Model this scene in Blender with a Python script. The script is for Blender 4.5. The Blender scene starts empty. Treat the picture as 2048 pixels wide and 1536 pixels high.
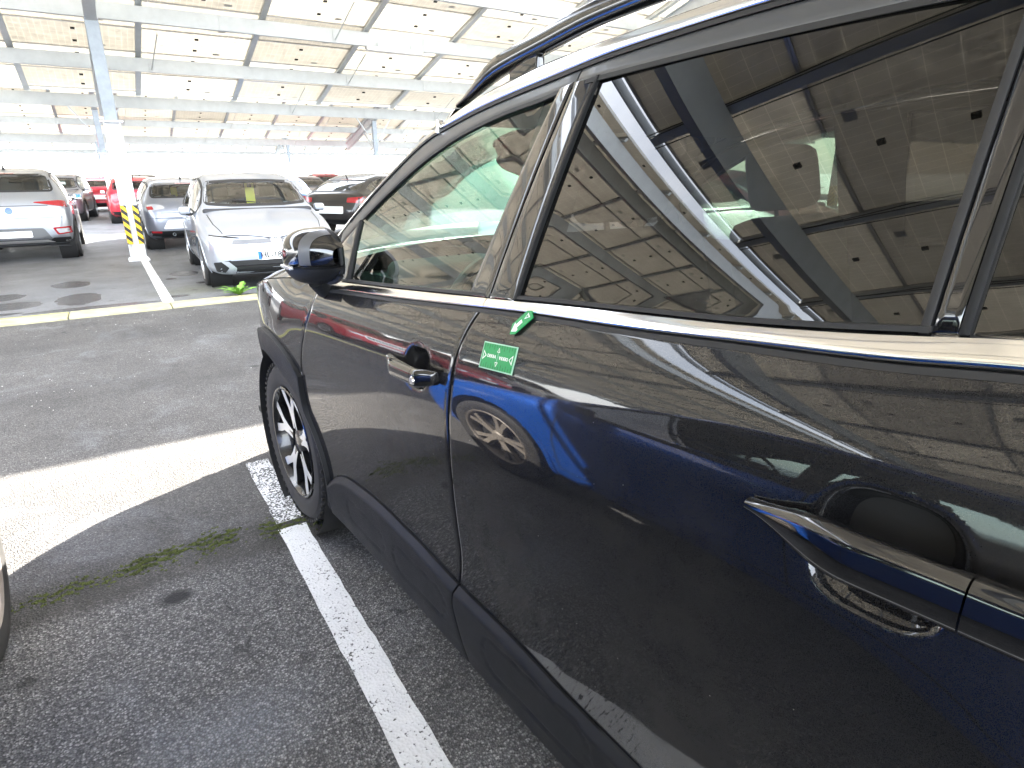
import bpy, bmesh, math, random
import numpy as np
from mathutils import Vector, Matrix, Quaternion
from mathutils.bvhtree import BVHTree
random.seed(7)
sc = bpy.context.scene
COL = sc.collection
R_ = math.radians

# ------------------------------------------------------------------ camera
cam = bpy.data.cameras.new("camera"); cam_ob = bpy.data.objects.new("camera", cam); COL.objects.link(cam_ob)
CM = Matrix(((0.84164378, -0.53997845, -0.00768248), (0.18012204, 0.26728123, 0.94663446), (-0.50910882, -0.79811279, 0.3222176)))
cam_ob.matrix_world = Matrix.Translation((-0.46858, -2.54410, 1.43439)) @ CM.transposed().to_4x4()
cam.sensor_width = 36.0; cam.lens = 21.566; cam.clip_start = 0.02; cam.clip_end = 2000
sc.camera = cam_ob
# ------------------------------------------------------------------ sky, sun, exposure
SUN = Vector((1.28, 0.58, 1.0)).normalized()
world = bpy.data.worlds.new("World"); sc.world = world; world.use_nodes = True
wn = world.node_tree.nodes; wl = world.node_tree.links
sky = wn.new("ShaderNodeTexSky"); sky.sky_type = 'NISHITA'; sky.sun_disc = False
sky.sun_elevation = math.asin(SUN.z); sky.sun_rotation = math.atan2(SUN.x, SUN.y)
sky.air_density = 1.0; sky.dust_density = 1.5; sky.ozone_density = 1.0
tc = wn.new("ShaderNodeTexCoord"); cn = wn.new("ShaderNodeTexNoise"); cn.inputs["Scale"].default_value = 2.6; cn.inputs["Detail"].default_value = 7; cn.inputs["Roughness"].default_value = .6
wl.new(tc.outputs["Generated"], cn.inputs["Vector"]); cr = wn.new("ShaderNodeValToRGB"); cr.color_ramp.elements[0].position = .38; cr.color_ramp.elements[1].position = .68
cr.color_ramp.elements[0].color = (.45, .45, .45, 1); cr.color_ramp.elements[1].color = (.85, .85, .85, 1); wl.new(cn.outputs["Fac"], cr.inputs[0])
cm = wn.new("ShaderNodeMix"); cm.data_type = 'RGBA'; wl.new(cr.outputs[0], cm.inputs[0]); wl.new(sky.outputs[0], cm.inputs[6]); cm.inputs[7].default_value = (6.6, 6.7, 6.9, 1)   # broken white cloud all over
wl.new(cm.outputs[2], wn["Background"].inputs[0]); wn["Background"].inputs[1].default_value = 0.15
sl = bpy.data.lights.new("sun", 'SUN'); sl.energy = 5.0; sl.angle = R_(0.5); sl.color = (1.0, 0.94, 0.85)
so = bpy.data.objects.new("sun", sl); COL.objects.link(so); so.rotation_euler = (-SUN).to_track_quat('-Z', 'Y').to_euler()
view = sc.view_settings; view.view_transform = 'Standard'; view.look = 'None'; view.gamma = 1.0; view.use_curve_mapping = False
view.exposure = 3.7
cy = sc.cycles
cy.use_denoising = True
try: cy.denoiser = 'OPENIMAGEDENOISE'
except Exception: pass
cy.max_bounces = 10; cy.diffuse_bounces = 4; cy.glossy_bounces = 5; cy.transmission_bounces = 6; cy.transparent_max_bounces = 12
cy.caustics_reflective = False; cy.caustics_refractive = False
cy.sample_clamp_indirect = 8.0

# ------------------------------------------------------------------ material helpers
class NT:
    def __init__(s, m):
        m.use_nodes = True; s.t = m.node_tree; s.n = s.t.nodes; s.l = s.t.links
        s.b = s.n.get("Principled BSDF"); s.out = s.n.get("Material Output")
    def add(s, typ, **kw):
        n = s.n.new(typ)
        for k, v in kw.items():
            if k in n.inputs: s.put(n.inputs[k], v)
            else: setattr(n, k, v)
        return n
    def put(s, sock, v):
        if hasattr(v, 'is_output') or isinstance(v, bpy.types.NodeSocket): s.l.new(v, sock)
        else: sock.default_value = v
    def co(s): 
        return s.add("ShaderNodeTexCoord").outputs["Object"]
    def noise(s, vec, scale, detail=3, rough=.55, dist=0.0):
        n = s.add("ShaderNodeTexNoise"); s.l.new(vec, n.inputs["Vector"])
        n.inputs["Scale"].default_value = scale; n.inputs["Detail"].default_value = detail
        n.inputs["Roughness"].default_value = rough; n.inputs["Distortion"].default_value = dist
        return n.outputs["Fac"]
    def vor(s, vec, scale, feat='F1', out="Distance", rnd=1.0):
        n = s.add("ShaderNodeTexVoronoi"); n.feature = feat; s.l.new(vec, n.inputs["Vector"])
        n.inputs["Scale"].default_value = scale; n.inputs["Randomness"].default_value = rnd
        return n.outputs[out]
    def ramp(s, fac, stops, interp='LINEAR'):
        n = s.add("ShaderNodeValToRGB"); s.l.new(fac, n.inputs[0]); cr = n.color_ramp; cr.interpolation = interp
        while len(cr.elements) < len(stops): cr.elements.new(0.5)
        for e, (p, c) in zip(cr.elements, stops):
            e.position = p; e.color = (c, c, c, 1) if isinstance(c, (int, float)) else (*c, 1)
        return n.outputs[0]
    def math(s, op, a, b=0.0, c=None, clamp=False):
        n = s.add("ShaderNodeMath"); n.operation = op; n.use_clamp = clamp
        s.put(n.inputs[0], a); s.put(n.inputs[1], b)
        if c is not None: s.put(n.inputs[2], c)
        return n.outputs[0]
    def mix(s, fac, a, b, mode='MIX'):
        n = s.add("ShaderNodeMix"); n.data_type = 'RGBA'; n.blend_type = mode
        s.put(n.inputs[0], fac)
        for i, v in ((6, a), (7, b)):
            if isinstance(v, tuple): v = (*v, 1) if len(v) == 3 else v
            s.put(n.inputs[i], v)
        return n.outputs[2]
    def bump(s, h, strength=.3, dist=.01, normal=None):
        n = s.add("ShaderNodeBump"); n.inputs["Strength"].default_value = strength; n.inputs["Distance"].default_value = dist
        s.l.new(h, n.inputs["Height"])
        if normal is not None: s.l.new(normal, n.inputs["Normal"])
        return n.outputs[0]
    def sep(s, vec):
        n = s.add("ShaderNodeSeparateXYZ"); s.l.new(vec, n.inputs[0]); return n.outputs
MATS = {}
def mat(name, col=(.5, .5, .5), rough=.5, metal=0.0, coat=0.0, coat_rough=.03, spec=.5, var=0.0, vscale=6.0, bump=0.0, bscale=80.0, sheen=0):
    if name in MATS: return MATS[name]
    m = bpy.data.materials.new(name); t = NT(m); b = t.b
    b.inputs["Base Color"].default_value = (*col, 1); b.inputs["Roughness"].default_value = rough
    b.inputs["Metallic"].default_value = metal; b.inputs["Coat Weight"].default_value = coat
    b.inputs["Coat Roughness"].default_value = coat_rough; b.inputs["Specular IOR Level"].default_value = spec
    if var:
        v = t.noise(t.co(), vscale, 5, .6)
        c = t.mix(t.ramp(v, [(.3, 0.0), (.7, 1.0)]), tuple(x * (1 - var) for x in col), tuple(min(1, x * (1 + var)) for x in col))
        t.l.new(c, b.inputs["Base Color"])
        t.l.new(t.math('MULTIPLY_ADD', v, .3, rough - .15), b.inputs["Roughness"])
    if bump:
        t.l.new(t.bump(t.noise(t.co(), bscale, 3), bump, .004), b.inputs["Normal"])
    MATS[name] = m; return m
def paint(name, col, metal=.55, rough=.38, dust=.06, flake=.12, orange=True, cior=1.5, spec=.3):
    m = bpy.data.materials.new(name); t = NT(m); b = t.b; co = t.co()
    f = t.vor(co, 1400, out="Color"); g = t.sep(f)[0]
    c = t.mix(g, tuple(x * (1 - flake) for x in col), tuple(min(1, x * (1 + flake)) for x in col))
    d = t.ramp(t.noise(co, 3.0, 6, .65), [(.45, 0.0), (.8, dust)])
    c = t.mix(d, c, (.30, .27, .22))
    sp = t.vor(co, 48); spk = t.math('MULTIPLY', t.math('LESS_THAN', sp, .045), t.math('GREATER_THAN', t.sep(t.vor(co, 48, out="Color"))[1], .80))
    c = t.mix(t.math('MULTIPLY', spk, .30), c, (.45, .43, .38))
    t.l.new(c, b.inputs["Base Color"]); b.inputs["Metallic"].default_value = metal
    b.inputs["Roughness"].default_value = rough; b.inputs["Coat Weight"].default_value = 1.0; b.inputs["Coat IOR"].default_value = cior; b.inputs["Specular IOR Level"].default_value = spec
    t.l.new(t.math('ADD', t.math('MULTIPLY_ADD', d, .6, .022), t.math('MULTIPLY', spk, .3)), b.inputs["Coat Roughness"])
    if orange: t.l.new(t.bump(t.noise(co, 60, 1), .005, .002), b.inputs["Coat Normal"])
    MATS[name] = m; return m
def glass(name, tint, refl=1.0, ior=1.5, dust=.03, gain=1.7):
    """thin tinted window glass: clear sheet + Fresnel reflection"""
    m = bpy.data.materials.new(name); t = NT(m); t.n.remove(t.b)
    tr = t.add("ShaderNodeBsdfTransparent"); tr.inputs[0].default_value = (*tint, 1)
    gl = t.add("ShaderNodeBsdfGlossy"); gl.inputs["Roughness"].default_value = .004; gl.inputs[0].default_value = (refl, refl, refl, 1)
    df = t.add("ShaderNodeBsdfDiffuse"); df.inputs[0].default_value = (.45, .42, .36, 1)
    fr = t.add("ShaderNodeFresnel"); fr.inputs[0].default_value = ior
    mx = t.add("ShaderNodeMixShader"); t.l.new(t.math('MULTIPLY', fr.outputs[0], gain, clamp=True), mx.inputs[0]); t.l.new(tr.outputs[0], mx.inputs[1]); t.l.new(gl.outputs[0], mx.inputs[2])
    m2 = t.add("ShaderNodeMixShader"); t.l.new(t.ramp(t.noise(t.co(), 5, 6, .7), [(.4, 0.0), (.9, dust)]), m2.inputs[0])
    t.l.new(mx.outputs[0], m2.inputs[1]); t.l.new(df.outputs[0], m2.inputs[2]); t.l.new(m2.outputs[0], t.out.inputs[0])
    MATS[name] = m; return m

# ------------------------------------------------------------------ object helpers
def link(o, parent=None):
    COL.objects.link(o)
    if parent is not None: o.parent = parent
    return o
def mk(name, verts, faces, m, parent=None, smooth=True, angle=38, mats=None, fm=None):
    me = bpy.data.meshes.new(name); me.from_pydata([tuple(v) for v in verts], [], faces); me.update()
    bm = bmesh.new(); bm.from_mesh(me); bmesh.ops.recalc_face_normals(bm, faces=bm.faces); bm.to_mesh(me); bm.free()
    for x in (mats or [m]): me.materials.append(x)
    if fm: me.polygons.foreach_set("material_index", fm)
    if smooth:
        me.polygons.foreach_set("use_smooth", [True] * len(me.polygons)); me.set_sharp_from_angle(angle=R_(angle))
    return link(bpy.data.objects.new(name, me), parent)
def mkbm(name, bm, m, parent=None, smooth=True, angle=38, mats=None):
    me = bpy.data.meshes.new(name); bmesh.ops.recalc_face_normals(bm, faces=bm.faces); bm.to_mesh(me); bm.free()
    for x in (mats or [m]): me.materials.append(x)
    if smooth:
        me.polygons.foreach_set("use_smooth", [True] * len(me.polygons)); me.set_sharp_from_angle(angle=R_(angle))
    return link(bpy.data.objects.new(name, me), parent)
def empty(name, loc=(0, 0, 0), rz=0.0, parent=None):
    o = bpy.data.objects.new(name, None); o.location = loc; o.rotation_euler = (0, 0, rz); o.empty_display_size = .1
    return link(o, parent)
def tag(o, label, cat, group=None, kind=None):
    if label: o["label"] = label
    if cat: o["category"] = cat
    if group: o["group"] = group
    if kind: o["kind"] = kind
    return o
class MB:
    """collects plain shapes for one mesh"""
    def __init__(s): s.v = []; s.f = []; s.m = []
    def add(s, vs, fs, mi=0):
        b = len(s.v); s.v += [tuple(x) for x in vs]; s.f += [tuple(i + b for i in f) for f in fs]; s.m += [mi] * len(fs)
    def box(s, a, b, mi=0, mtx=None):
        vs = [Vector((x, y, z)) for z in (a[2], b[2]) for y in (a[1], b[1]) for x in (a[0], b[0])]
        if mtx is not None: vs = [mtx @ v for v in vs]
        s.add(vs, [(0, 2, 3, 1), (4, 5, 7, 6), (0, 1, 5, 4), (2, 6, 7, 3), (0, 4, 6, 2), (1, 3, 7, 5)], mi)
    def rbox(s, a, b, r, mi=0, mtx=None):
        bm = bmesh.new(); bmesh.ops.create_cube(bm, size=1)
        for v in bm.verts: v.co = Vector([(a[i] + b[i]) / 2 + v.co[i] * (b[i] - a[i]) for i in range(3)])
        bmesh.ops.bevel(bm, geom=list(bm.edges), offset=r, segments=3, profile=.6, affect='EDGES')
        if mtx is not None: bmesh.ops.transform(bm, matrix=mtx, verts=bm.verts)
        bm.verts.index_update(); s.add([v.co for v in bm.verts], [[v.index for v in f.verts] for f in bm.faces], mi); bm.free()
    def tube(s, pts, r, n=8, mi=0, cap=True):
        pts = [Vector(p) for p in pts]; rings = []
        for i, p in enumerate(pts):
            d = (pts[min(i + 1, len(pts) - 1)] - pts[max(i - 1, 0)]).normalized()
            a = d.cross(Vector((0, 0, 1)) if abs(d.z) < .9 else Vector((1, 0, 0))).normalized(); b = d.cross(a)
            rr = r[i] if isinstance(r, (list, tuple)) else r
            rings.append([p + (a * math.cos(2 * math.pi * k / n) + b * math.sin(2 * math.pi * k / n)) * rr for k in range(n)])
        s.loft(rings, True, cap, mi)
    def loft(s, rings, closed=True, cap=True, mi=0):
        n = len(rings[0]); vs = [p for r in rings for p in r]; fs = []
        for i in range(len(rings) - 1):
            for k in range(n if closed else n - 1):
                fs.append((i * n + k, i * n + (k + 1) % n, (i + 1) * n + (k + 1) % n, (i + 1) * n + k))
        if cap and closed: fs += [tuple(range(n))[::-1], tuple((len(rings) - 1) * n + k for k in range(n))]
        s.add(vs, fs, mi)
    def lathe(s, prof, axis='x', c=(0, 0, 0), n=40, mi=0, close=False):
        """prof: list of (r, a) with a along the axis"""
        rings = []
        for k in range(n):
            t = 2 * math.pi * k / n; ring = []
            for r, a in prof:
                p = (a, r * math.cos(t), r * math.sin(t)) if axis == 'x' else ((r * math.cos(t), a, r * math.sin(t)) if axis == 'y' else (r * math.cos(t), r * math.sin(t), a))
                ring.append(Vector(p) + Vector(c))
            rings.append(ring)
        m = len(prof); vs = [p for r in rings for p in r]; fs = []
        for k in range(n):
            k2 = (k + 1) % n
            for j in range(m if close else m - 1):
                j2 = (j + 1) % m; fs.append((k * m + j, k * m + j2, k2 * m + j2, k2 * m + j))
        s.add(vs, fs, mi)
    def build(s, name, m, parent=None, smooth=True, angle=38, mats=None):
        return mk(name, s.v, s.f, m, parent, smooth, angle, mats, s.m)
def hermite(pts):
    """smooth monotone interpolation through (t, v) points"""
    pts = sorted(pts); xs = np.array([p[0] for p in pts], float); ys = np.array([p[1] for p in pts], float)
    h = np.diff(xs); d = np.diff(ys) / h; m = np.zeros(len(xs)); m[0] = d[0]; m[-1] = d[-1]
    for i in range(1, len(xs) - 1):
        m[i] = 0 if d[i - 1] * d[i] <= 0 else 2 * d[i - 1] * d[i] / (d[i - 1] + d[i])
    def f(x):
        if x <= xs[0]: return float(ys[0] + m[0] * (x - xs[0]))
        if x >= xs[-1]: return float(ys[-1] + m[-1] * (x - xs[-1]))
        i = int(np.searchsorted(xs, x)) - 1; t = (x - xs[i]) / h[i]
        return float((2*t**3-3*t*t+1)*ys[i] + (t**3-2*t*t+t)*h[i]*m[i] + (-2*t**3+3*t*t)*ys[i+1] + (t**3-t*t)*h[i]*m[i+1])
    return f
def sstep(a, b, x):
    t = min(1, max(0, (x - a) / (b - a))); return t * t * (3 - 2 * t)

# ------------------------------------------------------------------ shared materials
GALV = mat("galvanised steel", (.50, .535, .555), .5, .15, var=.08, vscale=4)
DARK_GALV = mat("weathered galvanised post", (.27, .31, .35), .5, .2, var=.15, vscale=5)
WHITE_STEEL = mat("white painted steel", (.78, .80, .82), .4, var=.05, vscale=5)
BLACK_RUB = mat("black rubber", (.018, .018, .019), .6)
BLACK_PL = mat("black textured plastic", (.013, .0135, .0145), .55, spec=.3, var=.15, vscale=9, bump=.25, bscale=900)
GLOSS_BLK = mat("gloss black trim", (.006, .006, .007), .08, coat=1.0, coat_rough=.01)
CHROME = mat("satin chrome", (.80, .79, .77), .12, 1.0)
DARK = mat("dark cavity", (.008, .008, .008), .8)
INT_DARK = mat("dark interior cloth", (.03, .03, .032), .85, var=.2, vscale=30)
INT_GREY = mat("grey interior lining", (.28, .27, .26), .8, var=.08, vscale=10)
TYRE = mat("tyre rubber", (.022, .021, .020), .72, var=.35, vscale=14)
SILVER_RIM = mat("machined alloy", (.80, .80, .79), .32, .55)
BLACK_RIM = mat("black alloy", (.012, .012, .013), .25, coat=.6)
GREY_RIM = mat("grey alloy", (.32, .33, .34), .35, .8)
YELLOW_PAPER = mat("yellow paper", (.85, .78, .10), .7)
WHITE_PL = mat("white plastic", (.82, .82, .80), .35)
RED_LENS = mat("red lamp lens", (.30, .012, .018), .12, coat=1)
CLEAR_LENS = mat("clear lamp lens", (.55, .57, .60), .1, .4, coat=1)
PLATE_WHITE = mat("plate white", (.86, .87, .86), .4)
PLATE_BLUE = mat("plate blue", (.01, .12, .50), .4)
PLATE_TEXT = mat("plate black lettering", (.01, .01, .01), .4)
GLASS_CLEAR = glass("clear green window glass", (.52, .80, .67), gain=1.4, dust=.015)
GLASS_BG = glass("car window glass", (.62, .70, .68))
GLASS_TINT = glass("privacy window glass", (.05, .05, .046), gain=1.3)
MIRROR_GL = mat("mirror glass", (.85, .87, .88), .02, 1.0)
# ================================================================== GROUND
def asphalt_mat():
    m = bpy.data.materials.new("asphalt"); t = NT(m); b = t.b; co = t.co(); X, Y, Z = t.sep(co)
    wob = t.noise(co, 5, 4, .6); wob2 = t.noise(co, 22, 3, .6)
    yw = t.math('ADD', Y, t.math('MULTIPLY_ADD', wob, .14, t.math('MULTIPLY_ADD', wob2, .07, -.105)))
    agg = t.sep(t.vor(co, 165, out="Color"))[0]; agd = t.vor(co, 165)
    fine = t.noise(co, 420, 2, .7)
    near = t.ramp(agg, [(0, (.080, .079, .078)), (.5, (.165, .163, .161)), (.85, (.30, .295, .288)), (1, (.50, .485, .47))])
    aisle = t.ramp(agg, [(0, (.085, .081, .077)), (.6, (.130, .124, .118)), (.93, (.19, .183, .175)), (1, (.30, .29, .28))])
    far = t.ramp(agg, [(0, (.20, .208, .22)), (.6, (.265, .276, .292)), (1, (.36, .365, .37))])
    crev = t.ramp(agd, [(.36, 0.0), (.70, .50)])
    k1 = t.ramp(t.math('ADD', t.math('MULTIPLY', yw, 12), 3.1), [(0, 0.0), (1, 1.0)])          # seam at y = -0.21
    c = t.mix(k1, near, aisle)
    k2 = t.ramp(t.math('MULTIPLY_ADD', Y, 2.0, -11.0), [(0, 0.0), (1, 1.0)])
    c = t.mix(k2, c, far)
    # worn lighter and darker areas, pale chalky smears
    c = t.mix(t.ramp(t.noise(co, 1.6, 6, .65), [(.35, .0), (.68, .75)]), c, t.mix(.62, c, (.03, .03, .03)))
    c = t.mix(t.ramp(t.noise(co, 2.2, 6, .7, .6), [(.53, .0), (.78, .50)]), c, (.30, .31, .33))
    def blob(cx, cyy, rx, ry, soft=.5, wamt=.5):
        dx = t.math('MULTIPLY', t.math('SUBTRACT', X, cx), 1 / rx); dy = t.math('MULTIPLY', t.math('SUBTRACT', Y, cyy), 1 / ry)
        d = t.math('SQRT', t.math('ADD', t.math('MULTIPLY', dx, dx), t.math('MULTIPLY', dy, dy)))
        d = t.math('ADD', d, t.math('MULTIPLY_ADD', wob, wamt * 2, -wamt))
        return t.ramp(d, [(1 - soft, 1.0), (1.0, 0.0)])
    # dark damp band and brown dirt along the seam
    band = t.ramp(t.math('ABSOLUTE', t.math('MULTIPLY', t.math('ADD', yw, .10), 5.0)), [(.35, .75), (1, 0.0)])
    c = t.mix(t.math('MULTIPLY', band, t.ramp(t.noise(co, 3.1, 4), [(.35, .3), (.7, 1.0)])), c, (.034, .031, .024))
    c = t.mix(blob(-.50, -.33, .07, .055, .5, .4), c, (.022, .022, .023))
    c = t.mix(t.math('MULTIPLY', blob(-.42, -1.05, .33, .20, .9, .6), .40), c, (.30, .32, .36))
    alg = t.math('MULTIPLY', blob(.45, 6.7, .85, .75, .9, .6), .42)
    c = t.mix(alg, c, (.15, .155, .06))
    c = t.mix(t.math('MULTIPLY', blob(-.9, 7.6, .9, 1.2, .9, .5), .35), c, (.22, .245, .28))
    trk = t.ramp(t.math('ABSOLUTE', t.math('SUBTRACT', t.math('FRACT', t.math('MULTIPLY', t.math('ADD', Y, t.math('MULTIPLY', wob, .25)), .55)), .5)), [(.08, .32), (.22, 0.0)])
    c = t.mix(t.math('MULTIPLY', trk, t.math('SUBTRACT', k1, k2)), c, (.045, .043, .041))
    drip = t.ramp(t.vor(co, 2.3), [(.05, .75), (.11, 0.0)]); c = t.mix(t.math('MULTIPLY', drip, t.math('GREATER_THAN', t.sep(t.vor(co, 2.3, out="Color"))[0], .55)), c, (.035, .034, .033))
    wv = t.add("ShaderNodeVectorMath"); wv.operation = 'ADD'; t.l.new(co, wv.inputs[0]); nz = t.add("ShaderNodeTexNoise"); t.l.new(co, nz.inputs["Vector"]); nz.inputs["Scale"].default_value = 4; t.l.new(nz.outputs["Color"], wv.inputs[1])
    crk = t.ramp(t.vor(wv.outputs[0], .55, 'DISTANCE_TO_EDGE'), [(.0, .8), (.006, 0.0)]); c = t.mix(t.math('MULTIPLY', crk, t.ramp(t.noise(co, .8, 2), [(.5, 0.0), (.6, 1.0)])), c, (.02, .02, .02))
    c = t.mix(crev, c, (.018, .018, .018))
    rough = t.math('MULTIPLY_ADD', fine, .2, .70)
    rough = t.math('SUBTRACT', rough, t.math('MULTIPLY', k2, .30))
    wet = None
    for a in ((-.93, 6.85, .27, .50), (-1.05, 8.25, .25, .38), (-1.62, 6.75, .35, .30), (-1.75, 7.5, .25, .3), (.42, 8.5, .22, .33), (-.75, 6.12, .75, .11), (-1.9, 6.2, .5, .1), (.1, 6.35, .18, .09), (.55, 7.35, .1, .1), (.2, 8.0, .08, .1)):
        k = blob(*a, .10, .25); wet = k if wet is None else t.math('MAXIMUM', wet, k)
    c = t.mix(t.math('MULTIPLY', wet, .8), c, (.026, .026, .028))
    rough = t.math('SUBTRACT', rough, t.math('MULTIPLY', wet, .35))
    c = t.mix(t.math('MULTIPLY', fine, .35), c, t.mix(.6, c, (.02, .02, .02)))
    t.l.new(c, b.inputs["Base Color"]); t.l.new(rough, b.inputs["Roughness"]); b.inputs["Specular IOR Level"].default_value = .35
    n1 = t.bump(agd, .9, .006); n2 = t.bump(fine, .35, .003, n1); t.l.new(n2, b.inputs["Normal"])
    return m
ASPH = asphalt_mat()
g = mk("asphalt_ground", [(-600, -600, 0), (600, -600, 0), (600, 600, 0), (-600, 600, 0)], [(0, 1, 2, 3)], ASPH, smooth=False)
tag(g, "grey asphalt floor of the car park", None, kind="structure")
def line_mat(name, wear_y=None):
    m = bpy.data.materials.new(name); t = NT(m); b = t.b; co = t.co(); X, Y, Z = t.sep(co)
    agg = t.vor(co, 105); chips = t.noise(co, 85, 3, .7); big = t.noise(co, 7, 3, .6)
    wear = t.math('ADD', t.math('MULTIPLY', chips, .8), t.math('MULTIPLY', agg, .35))
    wear = t.math('ADD', wear, t.math('MULTIPLY', t.math('SUBTRACT', big, .5), .35))
    if wear_y is not None:
        wear = t.math('ADD', wear, t.ramp(t.math('MULTIPLY_ADD', Y, 5.0, .3), [(0, 0.0), (.25, .16)]))
    k = t.ramp(wear, [(.68, 0.0), (.78, 1.0)])
    c = t.mix(t.noise(co, 12, 4), (.62, .63, .64), (.80, .80, .79))
    c = t.mix(t.ramp(t.noise(co, 4, 5, .7), [(.5, 0.0), (.8, .35)]), c, (.42, .41, .38))
    c = t.mix(k, c, (.075, .074, .072)); t.l.new(c, b.inputs["Base Color"]); b.inputs["Roughness"].default_value = .75
    t.l.new(t.bump(agg, .5, .004), b.inputs["Normal"])
    return m
LINE = line_mat("worn white road paint", True); LINE2 = line_mat("white road paint")
def strip(name, x0, x1, y0, y1, m, label, dz=.004):
    n = max(2, int((y1 - y0) / .06)); rng = random.Random(int(x0 * 100)); vs = []; fs = []
    for i in range(n + 1):
        y = y0 + (y1 - y0) * i / n; j = rng.uniform(-.003, .003); k = rng.uniform(-.003, .003)
        vs += [(x0 + j, y, dz), (x1 + k, y, dz)]
    for i in range(n): fs.append((2*i, 2*i+1, 2*i+3, 2*i+2))
    return tag(mk(name, vs, fs, m, smooth=False), label, None, kind="structure")
strip("bay_line", -.085, .028, -4.4, -.075, LINE, "worn white bay line beside the dark grey car")
strip("bay_line", -.080, .032, -.02, .69, LINE, "worn far end of the white bay line beside the front wheel")
for k, x in enumerate((-5.1, -2.6, 2.5, 5.0)):
    strip("bay_line", x - .055, x + .055, -4.4, .69, LINE, "white bay line between the parked cars of the near row")
for x in (-10.0, -7.5, -5.0, -2.5, -.005, 2.5, 5.0, 7.5, 10.0, 12.5, 15.0):
    strip("bay_line", x - .06, x + .06, 5.93, 10.72, LINE2, "white bay line in the row across the aisle")
# kerb of flush concrete blocks between aisle and far row
KERB = mat("mossy concrete", (.38, .35, .20), .85, var=.28, vscale=5, bump=.6, bscale=60)
KERB2 = mat("mossy concrete greener", (.34, .33, .12), .85, var=.3, vscale=6, bump=.6, bscale=60)
kroot = tag(empty("kerb", (0, 5.67, 0)), "flush pale concrete kerb with moss between aisle and far bays", None, kind="structure")
rngk = random.Random(3)
for i in range(44):
    x0 = -26 + i * 1.0
    mb = MB(); mb.rbox((x0 + .006, -.20 + .012 * (i % 3), -.1), (x0 + .994, .10, .022 + rngk.uniform(-.004, .006)), .012)
    mb.build("kerb_stone", KERB if rngk.random() < .6 else KERB2, kroot)
    mb = MB(); mb.rbox((x0 + .006, .106, -.1), (x0 + .994, .25, .012 + rngk.uniform(-.003, .003)), .010)
    mb.build("channel_stone", KERB2 if rngk.random() < .6 else KERB, kroot)
# moss
MOSS = mat("moss", (.070, .085, .020), .95, var=.5, vscale=40)
def moss():
    rng = random.Random(5); vs = []; fs = []
    def tuft(x, y, s):
        b = len(vs); h = s * rng.uniform(.5, 1.1); a = rng.uniform(0, 6.28)
        for k in range(3):
            vs.append((x + s * math.cos(a + k * 2.1), y + s * math.sin(a + k * 2.1), .001))
        vs.append((x + rng.uniform(-s, s) * .5, y + rng.uniform(-s, s) * .5, h)); fs.extend([(b, b+1, b+3), (b+1, b+2, b+3), (b+2, b, b+3)])
    clusters = [(-.90, -.075, .07, .022, 260), (-.80, -.055, .05, .02, 260), (-.72, -.07, .03, .015, 90), (-.63, -.045, .035, .018, 420), (-.57, -.03, .04, .02, 520), (-.50, -.015, .05, .018, 560),
                (-.43, .0, .05, .014, 300), (-.335, -.005, .035, .03, 620), (-.30, -.035, .04, .012, 220), (-.26, .02, .03, .012, 200), (-.10, -.035, .035, .03, 520), (-.03, -.05, .06, .02, 300), (.06, -.05, .04, .03, 260), (-.13, .0, .03, .01, 80), (.2, -.08, .12, .02, 200), (.02, .1, .03, .05, 60), (-.45, -.1, .2, .02, 50)]
    for cx, cyy, sx, sy, n in clusters:
        for _ in range(int(n * 1.3)):
            x, y = rng.gauss(cx, sx * .66), rng.gauss(cyy, sy * 1.15)
            if math.sin(x * 61 + 2 * math.sin(y * 130)) + math.sin(y * 160 + 3 * math.sin(x * 47)) > -.05 + .6 * rng.random(): tuft(x, y, rng.uniform(.0025, .0095))
    return mk("moss", vs, fs, MOSS, smooth=False)
tag(moss(), "patchy green moss growing along the asphalt seam", "moss", kind="stuff")
def grit():
    rng = random.Random(9); vs = []; fs = []
    for _ in range(420):
        x = rng.uniform(-2.5, .3); y = rng.uniform(-2.2, 6); s = rng.uniform(.0015, .004) * (1.6 if y > 2 else 1)
        b = len(vs); q = [(rng.uniform(.5, 1) * s * math.cos(k * 1.57 + .3), rng.uniform(.5, 1) * s * math.sin(k * 1.57 + .3)) for k in range(4)]
        vs.extend([(x + u, y + v, .001) for u, v in q] + [(x, y, s * .8)]); fs.extend([(b + k, b + (k + 1) % 4, b + 4) for k in range(4)])
    return mk("loose_grit", vs, fs, mat("pale grit", (.55, .53, .50), .8), smooth=False)
tag(grit(), "tiny pale stones scattered on the asphalt", "grit", kind="stuff")
# weed by the kerb
LEAF = mat("weed leaf", (.16, .33, .05), .6, var=.25, vscale=12)
def weed(loc, n, L, label):
    root = tag(empty("weed", loc), label, "weed"); rng = random.Random(n)
    for k in range(n):
        a = 2 * math.pi * k / n + rng.uniform(-.3, .3); ln = L * rng.uniform(.6, 1.1); up = rng.uniform(.35, 1.3); w = ln * .13
        vs = []; fs = []
        for i in range(8):
            t = i / 7; r = ln * t * math.cos(up * (1 - .5 * t)); z = ln * t * math.sin(up) * (1 - .45 * t) + .01
            ww = w * math.sin(math.pi * min(1, .12 + t * .88)) * (1.25 if i % 2 else .55)
            c, s_ = math.cos(a), math.sin(a)
            vs += [(r * c - ww * s_, r * s_ + ww * c, z + ww * .25), (r * c, r * s_, z), (r * c + ww * s_, r * s_ - ww * c, z + ww * .25)]
        for i in range(7): fs += [(3*i, 3*i+1, 3*i+4, 3*i+3), (3*i+1, 3*i+2, 3*i+5, 3*i+4)]
        mk("leaf", vs, fs, LEAF, root)
weed((.80, 5.93, .0), 24, .27, "bright green jagged weed growing at the kerb near the silver hatchback")
weed((1.22, 5.88, .0), 8, .13, "small low weed at the kerb behind the dark grey car mirror")

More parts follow.
